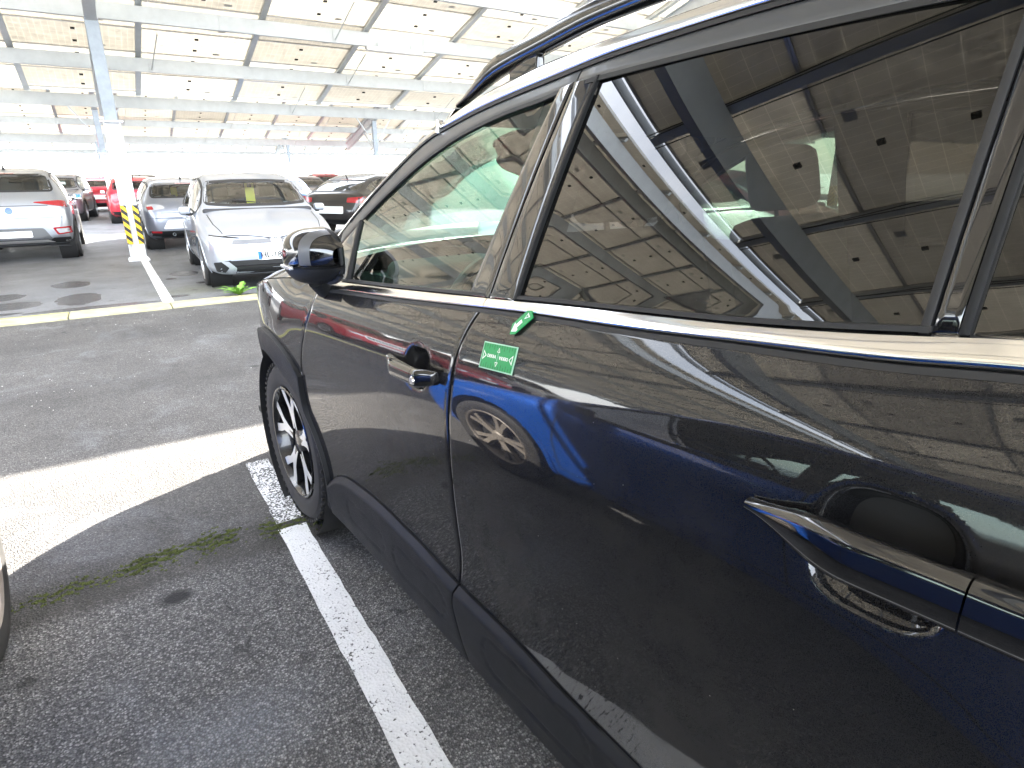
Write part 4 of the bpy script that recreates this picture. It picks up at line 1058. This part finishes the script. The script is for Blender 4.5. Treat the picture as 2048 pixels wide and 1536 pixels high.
def wheel_bg():
    out = {}
    for nm in ("a",):
        mb = MB(); tyre_geo(mb, 1.0, .71, .62); o = mb.build("tyre", TYRE); out['t'] = o.data; bpy.data.objects.remove(o)
        mb = MB(); mb.lathe([(.72, -.29), (.70, -.31), (.67, -.29), (.64, -.2), (.62, 0), (.64, .28)], 'x', n=36, mi=0)
        mb.lathe([(0, -.06), (.60, -.06), (.60, -.04)], 'x', n=24, mi=1); mb.lathe([(0, -.235), (.10, -.235), (.17, -.20), (.18, -.05)], 'x', n=16, mi=0)
        for k in range(5):
            a0 = 2 * math.pi * k / 5
            for sg in (-1, 1):
                P = lambda r, a, xx: Vector((xx, r * math.cos(a0 + a), r * math.sin(a0 + a)))
                mb.loft([[P(r, sg * (c - h), x), P(r, sg * (c + h), x), P(r, sg * (c + h), x + .12), P(r, sg * (c - h), x + .12)] for r, c, h, x in ((.14, .22, .3, -.21), (.40, .13, .11, -.22), (.67, .20, .085, -.26))], mi=0)
        o = mb.build("rim", None, mats=[GREY_RIM, DARK], smooth=False); out['r'] = o.data; bpy.data.objects.remove(o)
    return out
WB = wheel_bg()
BRONZE_RIM = mat('dark bronze grey alloy', (.26, .23, .20), .45, .4)
def put_wheel(root, x, y, R, s, rim=None):
    w = empty("wheel", (x, y, R), 0 if s < 0 else math.pi, root); w.scale = (R, R, R)
    for nm, k in (("tyre", 't'), ("rim", 'r')): 
        o = link(bpy.data.objects.new(nm, WB[k]), w)
        if rim and k == 'r': o.material_slots[0].link = 'OBJECT'; o.material_slots[0].material = rim
def plate(b, ax, z, text=None, yellow=False, x0=0.0, side_blue=True, off=.012):
    w, h = .26, .055; sx = -1 if ax == 'rear' else 1
    p = b.decal("number_plate", ax, poly_round([(x0 - w, z - h), (x0 + w, z - h), (x0 + w, z + h), (x0 - w, z + h)], .012), PLATE_WHITE, off=off, thick=.02, step=.2)
    # facing: image-left end carries the blue band
    e = (x0 + w - .045, x0 + w - .004) if ax == 'front' else (x0 - w + .004, x0 - w + .045)
    b.decal("country_band", ax, [(e[0], z - h + .004), (e[1], z - h + .004), (e[1], z + h - .004), (e[0], z + h - .004)], PLATE_BLUE, off=off + .002, thick=.002, step=.2, parent=p)
    if text:
        d, o = b.AX[ax]; c = b.hit(ax, x0, z) - d * (off + .0045); u = Vector((-1, 0, 0)) if ax == 'front' else Vector((1, 0, 0))
        t = text_on("lettering", text, .105, c, u, Vector((0, 0, 1)), -d, PLATE_TEXT, p); return t
def scaled(pts, kx, ky=1.0): return [(a * kx, b * ky) for a, b in pts]
def spec_hatch(L=4.07, Wd=1.75, Ht=1.45, hood=.70, R=.315):
    k = L / 4.07; hh = Ht / 1.45; w = Wd / 2
    zt = [(0, .50), (.04, .60), (.10, hood - .02), (.20, hood + .04), (.45, hood + .12), (.8, hood + .20), (1.02, hood + .255), (1.12, hood + .31), (1.4, 1.20 * hh), (1.72, 1.365 * hh), (2.2, 1.445 * hh), (2.8, 1.44 * hh), (3.4, 1.385 * hh), (3.62, 1.29 * hh), (3.85, 1.05 * hh), (3.97, .93 * hh), (4.04, .80 * hh), (4.07, .62)]
    sh = [(0, .44), (.10, hood - .09), (.25, hood - .03), (.5, hood + .05), (1.0, hood + .17), (2.0, .93 * hh), (3.3, .97 * hh), (3.75, .98 * hh), (3.97, .88 * hh), (4.07, .56)]
    wm = [(0, w * .62), (.04, w * .76), (.12, w * .87), (.35, w * .965), (.8, w), (3.2, w), (3.7, w * .97), (3.92, w * .90), (4.02, w * .82), (4.07, w * .70)]
    zl = [(0, .30), (.06, .22), (.2, .19), (1, .18), (3.4, .19), (3.9, .24), (4.07, .36)]
    g_ = [(0, 0), (1.0, 0), (1.12, .08), (1.72, 1), (3.4, 1), (3.62, .85), (3.85, .25), (3.97, 0), (4.07, 0)]
    f = lambda P: [(a * k, b) for a, b in P]
    return dict(L=L, W=Wd, H=Ht, zt=f(zt), sh=f(sh), wm=f(wm), zl=f(zl), g=f(g_), rw=w * .745, R=R, fa=.82 * k, ra=3.40 * k, k=k, hh=hh, hood=hood)
def spec_suv(L=4.23, Wd=1.82, Ht=1.57, hood=.86, R=.34, coupe=False):
    s = spec_hatch(L, Wd, Ht, hood, R); k = s['k']; hh = s['hh']
    zt = [(0, .58), (.04, .70), (.10, hood - .02), (.20, hood + .04), (.45, hood + .09), (.8, hood + .13), (1.05, hood + .165), (1.15, hood + .22), (1.45, 1.19 * hh), (1.78, 1.365 * hh), (2.2, 1.44 * hh), (2.8, 1.45 * hh), (3.45, 1.40 * hh), (3.66, 1.31 * hh), (3.86, 1.08 * hh), (3.97, .95 * hh), (4.04, .78 * hh), (4.07, .62)]
    if coupe: zt[11:] = [(2.6, 1.43 * hh), (3.1, 1.35 * hh), (3.5, 1.20 * hh), (3.8, 1.04 * hh), (3.95, .97 * hh), (4.04, .78 * hh), (4.07, .62)]
    sh = [(0, .50), (.10, hood - .10), (.25, hood - .04), (.5, hood + .02), (1.0, hood + .10), (2.0, .94 * hh), (3.3, .97 * hh), (3.75, .97 * hh), (3.97, .87 * hh), (4.07, .56)]
    s['zt'] = [(a * k, b) for a, b in zt]; s['sh'] = [(a * k, b) for a, b in sh]; s['zl'] = [(0, .36), (.06, .28), (.2, .24), (1, .22), (3.4 * k, .23), (3.9 * k, .30), (L, .42)]
    if coupe: s['g'] = [(a * k, b) for a, b in [(0, 0), (1.0, 0), (1.12, .08), (1.72, 1), (3.1, 1), (3.5, .8), (3.8, .2), (3.95, 0), (4.07, 0)]]
    return s
def make_car(name, loc, yaw, spec, col, label, cat="car", group="parked cars in the rows", front='vw', rear='troc', text=None, paper=None, metal=.5, clad=False, detail=2, antenna=True, rim=None, dust=.12):
    root = tag(empty(name, loc, yaw), label, cat, group)
    pm = paint("paint " + name + str(len(MATS)), col, metal=metal, rough=.36, dust=dust)
    b = Body(spec, root, pm); L = spec['L']; k = spec['k']; hh = spec['hh']; w = spec['W'] / 2; R = spec['R']; hd = spec['hood']
    Y = lambda q: L / 2 - q
    # side windows
    qa, qb = 1.28 * k, 3.52 * k
    qs = np.linspace(qa, qb, 14); ze = lambda q: b.zt(q) - .06
    bot = [(Y(q), b.sh(q) + .035) for q in qs]; top = [(Y(q), max(b.sh(q) + .05, ze(q) - .045)) for q in qs]
    for ax in ('left', 'right'):
        lo = [(Y(qa - .02 * k), b.sh(qa) + .035)] + bot[1:-1] + [(Y(qb - .10 * k), b.sh(qb) + .035)]; hi = [p for p in top if p[1] > b.sh(L / 2 - p[0]) + .06]
        pw = poly_round(lo + hi[::-1], .03, 3)
        b.window(ax, pw, GLASS_BG if ax == 'left' else GLASS_BG, "side_window")
        for q, dx in ((2.28 * k, .0), (3.12 * k, .03)):
            b.decal("pillar_trim", ax, [(Y(q) + .045, b.sh(q) + .03), (Y(q) - .045, b.sh(q) + .03), (Y(q) - .045 - dx, ze(q) - .04), (Y(q) + .045 - dx, ze(q) - .04)], GLOSS_BLK, off=.006, step=.1)
        if detail > 1:
            for q in (1.28 * k, 2.30 * k, 3.22 * k):
                b.line(ax, [(Y(q), b.sh(q) + .02), (Y(q) + .02, .6), (Y(q), .34)], .009, DARK)
            b.line(ax, [(Y(1.28 * k), .34), (Y(3.0 * k), .34)], .009, DARK)
            for q in (2.10 * k, 3.05 * k): b.decal("door_handle", ax, poly_round([(Y(q) + .09, b.sh(q) - .16), (Y(q) - .09, b.sh(q) - .15), (Y(q) - .09, b.sh(q) - .115), (Y(q) + .09, b.sh(q) - .125)], .01), pm, off=.025, thick=.03)
    # screens
    zc = b.zt(1.12 * k) + .045; zr = b.zt(1.70 * k) - .045
    ws = poly_round([(-w * .76, zc), (-w * .4, zc - .025), (w * .4, zc - .025), (w * .76, zc), (w * .66, zr - .02), (w * .3, zr), (-w * .3, zr), (-w * .66, zr - .02)], .03, 3)
    b.window('front', ws, GLASS_BG, "windshield", .03)
    rz1 = b.zt((3.52 if spec['g'][4][0] / k > 3.3 else 3.2) * k) - .06; rz0 = b.zt(3.86 * k) + .0
    rwz = poly_round([(-w * .74, rz0 + .02), (w * .74, rz0 + .02), (w * .67, rz1), (-w * .67, rz1)], .05, 3)
    b.window('rear', rwz, GLASS_BG, "rear_window", .025)
    b.decal("brake_lamp", 'rear', [(-.16, rz1 + .022), (.16, rz1 + .022), (.16, rz1 + .038), (-.16, rz1 + .038)], RED_LENS, off=.008)
    # arches
    for q in (spec['fa'], spec['ra']):
        b.arch(Y(q), R + .065)
        for ax in ('left', 'right'):
            cir = [(Y(q) + (R + .055) * math.cos(a), R + (R + .055) * math.sin(a)) for a in np.linspace(R_(-14), R_(194), 30)]
            vs = []; fs = []; d, o = b.AX[ax]; wd = .055 if clad else .03
            for (u, v) in cir:
                du, dv_ = (u - Y(q)), (v - R); r = math.hypot(du, dv_)
                for rr, dep in ((r - .004, .05), (r - .004, 0), (r + wd, 0), (r + wd + .004, .012)):
                    u2, v2 = Y(q) + du * rr / r, R + dv_ * rr / r; h = b.hit(ax, u2, max(v2, .24)); vs.append(Vector((h.x, u2, v2)) - d * (.007 - dep))
            for i in range(29):
                for j in range(3): fs.append((4*i+j, 4*i+j+1, 4*i+j+5, 4*i+j+4))
            mk("wheel_arch", vs, fs, BLACK_PL if clad else pm, root)
            sgn = -1 if ax == 'left' else 1
            put_wheel(root, sgn * (w - .107), Y(q), R, sgn, rim)
            mb = MB(); mb.lathe([(R + .068, w - .07), (R + .068, w - .34), (.02, w - .34)], 'x', (0, 0, 0), 24); o_ = mb.build("wheel_well", DARK, root); o_.location = (0, Y(q), R)
            if sgn < 0: o_.rotation_euler = (0, 0, math.pi)
    # ---- front face
    zb = hd
    if front == 'vw':
        b.decal("grille", 'front', poly_round([(-w * .62, zb - .13), (w * .62, zb - .13), (w * .60, zb - .075), (-w * .60, zb - .075)], .01), GLOSS_BLK, off=.005)
        for s in (-1, 1):
            b.decal("headlight", 'front', poly_round([(s * w * .66, zb - .125), (s * w * .84, zb - .17), (s * w * .90, zb - .07), (s * w * .885, zb - .025), (s * w * .60, zb - .065)], .02), CLEAR_LENS, off=.006)
            b.decal("headlight_brow", 'front', [(s * w * .50, zb - .060), (s * w * .885, zb - .022), (s * w * .885, zb - .010), (s * w * .50, zb - .046)], GLOSS_BLK, off=.011)
            b.decal("bumper_blade", 'front', poly_round([(s * w * .70, .40), (s * w * .80, .40), (s * w * .70, .315), (s * w * .76, .245), (s * w * .62, .225), (s * w * .60, .31)], .01), pm, off=.014)
            b.decal("lower_intake", 'front', poly_round([(s * w * .60, .235), (s * w * .86, .26), (s * w * .89, .38), (s * w * .66, .415)], .02), BLACK_PL, off=.006)
        b.decal("lower_grille", 'front', poly_round([(-w * .66, .225), (w * .66, .225), (w * .68, .405), (-w * .68, .405)], .02), BLACK_PL, off=.006)
        for z in (.275, .33): b.decal("grille_bar", 'front', [(-w * .64, z), (w * .64, z), (w * .64, z + .012), (-w * .64, z + .012)], GLOSS_BLK, off=.012)
        c = [(.062 * math.cos(a), zb - .105 + .062 * math.sin(a)) for a in np.linspace(0, 2 * math.pi, 25)[:-1]]
        bd = b.decal("badge", 'front', c, GLOSS_BLK, off=.012, thick=.012); b.ring("badge_ring", 'front', c, -.010, .0, CHROME, off=.016, parent=bd)
        for sgn, z0 in ((1, 0.0), (-1, 0.0)):
            for (a0, a1) in (((-.034, .035), (-.014, -.004)), ((-.014, -.004), (0, .024)), ((-.044, .006), (-.020, -.048)), ((-.020, -.048), (0, -.008))):
                b.line('front', [(sgn * a0[0], zb - .105 + a0[1]), (sgn * a1[0], zb - .105 + a1[1])], .009, CHROME, "badge_stroke", .0145, parent=bd)
        plate(b, 'front', .455, text)
    else:
        b.decal("grille", 'front', poly_round([(-w * .52, zb - .22), (w * .52, zb - .22), (w * .58, zb - .06), (-w * .58, zb - .06)], .03), GLOSS_BLK, off=.005)
        b.ring("grille_frame", 'front', poly_round([(-w * .52, zb - .22), (w * .52, zb - .22), (w * .58, zb - .06), (-w * .58, zb - .06)], .03), -.004, .022, CHROME, off=.009)
        for i in range(-6, 7): b.decal("grille_slat", 'front', [(i * .066 - .008, zb - .20), (i * .066 + .008, zb - .20), (i * .066 + .008, zb - .08), (i * .066 - .008, zb - .08)], CHROME, off=.010)
        for s in (-1, 1):
            b.decal("headlight", 'front', poly_round([(s * w * .62, zb - .16), (s * w * .88, zb - .14), (s * w * .92, zb - .03), (s * w * .62, zb - .06)], .02), CLEAR_LENS, off=.006)
            b.decal("fog_lamp", 'front', poly_round([(s * w * .64, .40), (s * w * .82, .41), (s * w * .82, .48), (s * w * .64, .47)], .02), CLEAR_LENS, off=.006)
        b.decal("lower_grille", 'front', poly_round([(-w * .80, .29), (w * .80, .29), (w * .70, .42), (-w * .70, .42)], .03), BLACK_PL, off=.006)
        b.decal("skid_plate", 'front', poly_round([(-w * .66, .27), (w * .66, .27), (w * .60, .33), (-w * .60, .33)], .02), GREY_RIM, off=.012)
        plate(b, 'front', .50, text)
    if detail > 1:
        b.line('top', [(-w * .80, Y(.95 * k)), (-w * .78, Y(.5 * k)), (-w * .70, Y(.14 * k)), (0, Y(.07 * k)), (w * .70, Y(.14 * k)), (w * .78, Y(.5 * k)), (w * .80, Y(.95 * k))], .010, DARK)
    # ---- rear face
    tz = .88 * hh
    if rear == 'troc':
        for s in (-1, 1):
            b.decal("tail_lamp", 'rear', poly_round([(s * w * .40, tz + .04), (s * w * .93, tz - .05), (s * w * .955, tz + .05), (s * w * .80, tz + .075), (s * w * .42, tz + .055)], .012), RED_LENS, off=.008, label="red tail lamp")
            rf = b.decal("reflector", 'rear', poly_round([(s * w * .68, .47), (s * w * .93, .49), (s * w * .92, .61), (s * w * .62, .60)], .02), RED_LENS, off=.010); b.decal("reflector_centre", 'rear', poly_round([(s * w * .71, .495), (s * w * .89, .51), (s * w * .885, .58), (s * w * .67, .575)], .015), CLEAR_LENS, off=.014, parent=rf)
        b.decal("bumper_insert", 'rear', poly_round([(-w * .62, .34), (w * .62, .34), (w * .48, .60), (-w * .48, .60)], .04), mat("mid grey plastic", (.10, .105, .11), .45), off=.005)
        b.decal("rear_bumper", 'rear', poly_round([(-w * .86, .24), (w * .86, .24), (w * .88, .42), (w * .60, .42), (w * .50, .33), (-w * .50, .33), (-w * .60, .42), (-w * .88, .42)], .02), BLACK_PL, off=.010)
        b.decal("skid_plate", 'rear', poly_round([(-w * .62, .335), (w * .62, .335), (w * .50, .385), (-w * .50, .385)], .012), SILVER_RIM, off=.016)
        plate(b, 'rear', .50, off=.016)
        c = [(.055 * math.cos(a), tz - .09 + .055 * math.sin(a)) for a in np.linspace(0, 2 * math.pi, 21)[:-1]]; b.decal("badge", 'rear', c, mat("badge blue grey", (.06, .09, .2), .2, .8), off=.008)
        b.line('rear', [(-w * .86, tz - .22), (w * .86, tz - .22)], .010, DARK); b.line('rear', [(-w * .62, tz - .01), (w * .62, tz - .01)], .010, DARK)
    elif rear == 'hatch':
        for s in (-1, 1):
            b.decal("tail_lamp", 'rear', poly_round([(s * w * .52, tz - .04), (s * w * .90, tz - .10), (s * w * .95, tz + .03), (s * w * .70, tz + .05), (s * w * .54, tz + .01)], .02), CLEAR_LENS, off=.008, label="pale clear tail lamp")
            b.decal("tail_lamp_core", 'rear', poly_round([(s * w * .74, tz - .06), (s * w * .86, tz - .065), (s * w * .88, tz + .0), (s * w * .76, tz + .01)], .02), RED_LENS, off=.012)
            b.decal("reflector", 'rear', poly_round([(s * w * .66, .355), (s * w * .86, .365), (s * w * .86, .405), (s * w * .66, .395)], .008), RED_LENS, off=.014)
        b.decal("plate_recess", 'rear', poly_round([(-w * .62, .44), (w * .62, .44), (w * .50, .62), (-w * .50, .62)], .04), mat("pale panel", (.70, .71, .72), .4), off=.006)
        b.decal("rear_bumper", 'rear', poly_round([(-w * .90, .26), (w * .90, .26), (w * .90, .40), (-w * .90, .40)], .03), BLACK_PL, off=.008)
        mb = MB(); mb.lathe([(.022, 0), (.030, 0), (.030, .08), (.022, .08)], 'y', (-w * .42, -L / 2 - .03, .33), 16); mb.build("exhaust", GREY_RIM, root)
        b.decal("badge", 'rear', [(0, tz - .10), (.035, tz - .05), (0, tz), (-.035, tz - .05)], CHROME, off=.010)
        b.line('rear', [(-w * .9, .655), (w * .9, .655)], .010, DARK); b.line('rear', [(-w * .62, tz - .13), (w * .62, tz - .13)], .010, DARK)
    else:
        for s in (-1, 1): b.decal("tail_lamp", 'rear', poly_round([(s * w * .56, tz - .10), (s * w * .92, tz - .12), (s * w * .95, tz + .03), (s * w * .56, tz + .01)], .02), RED_LENS, off=.008, label="red tail lamp")
        b.decal("number_plate", 'rear', poly_round([(-w * .45, .56), (w * .45, .56), (w * .45, .73), (-w * .45, .73)], .02), PLATE_WHITE, off=.010)
        b.decal("rear_bumper", 'rear', poly_round([(-w * .90, .26), (w * .90, .26), (w * .90, .40), (-w * .90, .40)], .03), BLACK_PL, off=.008)
        if rear == 'skoda':
            d = Vector((0, 1, 0))
            for i, ch in enumerate("SKODA"):
                x = (i - 2) * .12; c = b.hit('rear', x, tz - .05) - d * .004; text_on("lettering", ch, .085, c, Vector((1, 0, 0)), Vector((0, 0, 1)), -d, CHROME, root)
        b.line('rear', [(-w * .88, .50), (w * .88, .50)], .010, DARK)
    # mirrors, antenna, wipers
    for s in (-1, 1):
        mb = MB(); mb.rbox((min(s * (w - .02), s * (w + .135)), Y(1.42 * k) - .045, b.sh(1.4 * k) - .01), (max(s * (w - .02), s * (w + .135)), Y(1.42 * k) + .055, b.sh(1.4 * k) + .105), .042); mr_ = mb.build("door_mirror", pm, root)
        mb = MB(); mb.rbox((min(s * (w - .10), s * (w + .05)), Y(1.40 * k) - .03, b.sh(1.4 * k) - .02), (max(s * (w - .10), s * (w + .05)), Y(1.40 * k) + .03, b.sh(1.4 * k) + .02), .012); mb.build("mirror_foot", BLACK_PL, mr_)
        mb = MB(); mb.box((s * (w + .0), Y(1.42 * k) - .049, b.sh(1.4 * k) + .005), (s * (w + .12), Y(1.42 * k) - .0455, b.sh(1.4 * k) + .09)); mb.build("mirror_glass", MIRROR_GL, mr_, smooth=False)
    if antenna:
        q = 3.2 * k; zz = b.zt(q); mb = MB(); mb.tube([(0, Y(q), zz - .01), (0, Y(q) - .05, zz + .06), (0, Y(q) - .10, zz + .15)], [.022, .010, .004], 8); mb.build("antenna", BLACK_PL, root)
    if detail > 1:
        for s in (-.1, .38):
            a = b.hit('front', s * w * 2 * .5 + .05, zc + .0); e = b.hit('front', s * w + .42, zc + .02)
            mb = MB(); mb.tube([a + Vector((0, .012, -.01)), (a + e) / 2 + Vector((0, .02, 0)), e + Vector((0, .012, .005))], .008, 5); mb.build("wiper", BLACK_PL, root)
    # inside
    mb = MB(); mb.box((-w * .86, Y(3.7 * k), .30), (w * .86, Y(1.0 * k), .34)); mb.box((-w * .88, Y(3.75 * k), .34), (-w * .83, Y(1.1 * k), .86)); mb.box((w * .83, Y(3.75 * k), .34), (w * .88, Y(1.1 * k), .86)); mb.build("cabin_tub", INT_DARK, root, smooth=False)
    zdash = b.zt(1.12 * k) - .02
    mb = MB(); mb.rbox((-w * .84, Y(1.55 * k), zdash - .22), (w * .84, Y(1.02 * k), zdash - .01), .05); mb.build("dashboard", INT_DARK, root)
    for (x, q) in ((-.36, 2.15), (.36, 2.15), (-.36, 3.05), (.36, 3.05)):
        mb = MB(); y = Y(q * k); zs = .42 * hh
        mb.rbox((x - .24, y - .05, zs - .06), (x + .24, y + .45, zs + .14), .06)
        mtx = Matrix.Translation((x, y - .02, zs + .08)) @ Matrix.Rotation(R_(-12) * -1, 4, 'X')
        mb.rbox((-.23, -.10, 0), (.23, .05, .60 * hh), .06, 0, mtx); mb.rbox((-.13, -.09, .60 * hh), (.13, .02, .79 * hh), .05, 0, mtx); mb.build("seat", INT_DARK, root)
    mb = MB(); c0 = Vector((-.36, Y(1.66 * k), zdash - .06)); axm = Matrix.Rotation(R_(68), 4, 'X')
    mb.tube([c0 + (axm @ Vector((.18 * math.cos(a), .18 * math.sin(a), 0))) for a in np.linspace(0, 2 * math.pi, 29)], .016, 6, cap=False); mb.tube([c0 + axm @ Vector((-.17, 0, 0)), c0 + axm @ Vector((.17, 0, 0))], .02, 6); mb.build("steering_wheel", INT_DARK, root)
    mb = MB(); mb.rbox((-.11, Y(1.78 * k), zr - .10), (.11, Y(1.74 * k), zr - .04), .015); mb.build("rear_view_mirror", BLACK_PL, root)
    b.finish()
    if paper:                                              # yellow tag hanging from the inner mirror
        pr = tag(empty("paper_tag", (0, 0, 0)), paper, "paper tag", "yellow paper tags hung inside windscreens")
        yy = Y(1.69 * k); z1 = zr - .03; mb = MB(); pts = []
        mb.box((-.065, yy - .002, z1 - .36 * hh), (.065, yy + .0, z1 - .06)); mb.box((-.065, yy - .002, z1 - .06), (-.03, yy, z1)); mb.box((.03, yy - .002, z1 - .06), (.065, yy, z1))
        o = mb.build("tag_sheet", YELLOW_PAPER, pr, smooth=False)
        pr.location = loc; pr.rotation_euler = (0, 0, yaw)
    return root
FACE_US = math.pi          # car nose towards the camera
SILVER = (.33, .355, .40)
# -- across the aisle
make_car("silver_hatchback", (1.47, 8.22, 0), FACE_US - R_(2.0), spec_hatch(4.07, 1.78, 1.52, .74), SILVER, "silver hatchback facing us with a yellow tag in its windscreen", front='vw', rear='troc', text="HL-184-SF", paper="yellow paper tag behind the silver hatchback windscreen", dust=.05)
make_car("silver_suv", (-1.88, 13.72, 0), 0, spec_suv(4.23, 1.85, 1.64, .88), (.28, .30, .33), "silver grey SUV with red tail lamps parked left of the striped column", front='skoda', rear='troc', clad=True, metal=.6)
make_car("grey_hatchback", (1.02, 14.30, 0), R_(1), spec_hatch(4.15, 1.80, 1.46, .74), (.22, .24, .285), "grey hatchback seen from behind between the column and the silver hatchback", front='skoda', rear='hatch', metal=.6, paper='yellow paper tag seen through the grey hatchback rear window')
make_car("grey_crossover", (-1.75, 26.3, 0), FACE_US - R_(6), spec_suv(4.3, 1.84, 1.62, .92), (.26, .27, .30), "grey SUV with chrome slatted grille facing us behind the silver SUV", front='skoda', rear='troc', clad=True, paper="yellow paper tag behind the grey SUV windscreen", metal=.6)
make_car("red_hatchback", (.55, 24.0, 0), 0, spec_hatch(4.1, 1.76, 1.50, .74), (.45, .01, .025), "red car half hidden behind the striped column", rear='plain', metal=.2)
make_car("blue_estate", (3.95, 18.0, 0), R_(-3), spec_hatch(4.3, 1.80, 1.50, .76), (.08, .14, .27), "slate blue hatchback from behind, right of the silver hatchback", rear='skoda', metal=.55, paper='yellow paper tag seen through the slate blue hatchback rear window')
make_car("black_coupe_suv", (6.0, 14.7, 0), R_(-52), spec_suv(4.4, 1.84, 1.53, .86, coupe=True), (.012, .011, .011), "black sloping coupe SUV partly behind the dark grey car window", rear='plain', clad=True, metal=.1, dust=.03)
make_car("far_red_suv", (9.0, 30.0, 0), R_(-4), spec_suv(4.2, 1.8, 1.60, .88), (.50, .012, .03), "small red SUV seen from behind far in the last row", rear='plain', metal=.2, detail=1)
make_car("far_grey_car", (6.9, 25.2, 0), FACE_US, spec_hatch(4.2, 1.78, 1.48, .76), (.12, .125, .14), "dark grey far car facing us beside the red SUV", rear='plain', detail=1, paper=None)
make_car("far_white_car", (3.0, 27.5, 0), FACE_US, spec_hatch(4.1, 1.76, 1.48, .76), (.72, .72, .70), "white far car behind the silver hatchback roof", rear='plain', detail=1, metal=.1)
make_car("far_brown_car", (1.05, 30.0, 0), 0, spec_suv(4.2, 1.8, 1.60, .88), (.11, .085, .07), "brown far SUV behind the grey hatchback roof", rear='plain', detail=1)
make_car("far_black_car", (5.7, 34.0, 0), 0, spec_suv(4.3, 1.82, 1.66, .90), (.015, .015, .016), "black far SUV behind the white far car", rear='plain', detail=1)
make_car("far_dark_car", (-3.6, 34.0, 0), 0, spec_suv(4.3, 1.82, 1.62, .90), (.03, .03, .035), "dark far car at the left behind the grey SUV", rear='plain', detail=1)
make_car("far_olive_car", (12.2, 30.5, 0), R_(10), spec_suv(4.3, 1.82, 1.62, .90), (.10, .09, .075), "olive grey far SUV next to the windscreen pillar of the dark grey car", rear='plain', detail=1)
make_car("far_red_hatchback", (-.35, 33.5, 0), 0, spec_hatch(4.1, 1.76, 1.52, .78), (.42, .01, .03), "small red far hatchback left behind the red car near the column", rear='plain', metal=.2, detail=1)
make_car("far_silver_car", (-5.6, 27.0, 0), 0, spec_hatch(4.2, 1.78, 1.50, .78), (.5, .52, .55), "silver far car at the left frame edge", rear='plain', metal=.4, detail=1)
# -- left neighbour, seen at the frame edge and mirrored in the doors
make_car("blue_hatchback", (-1.842, -1.53, 0), R_(0), spec_hatch(4.1, 1.74, 1.48, .76, R=.33), (.004, .085, .44), "bright blue hatchback whose front wheel shows at the left edge", front='vw', rear='troc', metal=.5, rim=BRONZE_RIM)
# -- further left, across the aisle: mirrored in the front door and fender
make_car("red_suv", (-4.4, 8.3, 0), FACE_US, spec_suv(4.2, 1.8, 1.60, .88), (.50, .012, .03), "red SUV across the aisle, mirrored in the dark grey front fender", front='skoda', paper=None, metal=.2)
make_car("red_compact", (-6.9, 8.4, 0), FACE_US, spec_hatch(4.0, 1.76, 1.48, .74), (.42, .01, .025), "red hatchback across the aisle, mirrored in the dark grey front door", front='vw', paper=None, metal=.2)
make_car("white_van_car", (-9.4, 8.4, 0), FACE_US, spec_suv(4.3, 1.82, 1.60, .88), (.70, .70, .68), "white SUV across the aisle far left", front='skoda', metal=.1, detail=1)
# -- right neighbours, seen through the windows
make_car("white_electric_hatchback", (4.55, 2.6, 0), FACE_US + R_(8), spec_hatch(4.2, 1.80, 1.55, .82), (.62, .66, .70), "pale hatchback seen through the dark grey car windows", front='vw', metal=.2, detail=1)
make_car("red_saloon", (6.9, 3.4, 0), FACE_US + R_(8), spec_hatch(4.3, 1.80, 1.50, .78), (.40, .012, .025), "red car seen through the dark grey car rear window", front='skoda', metal=.2, detail=1)
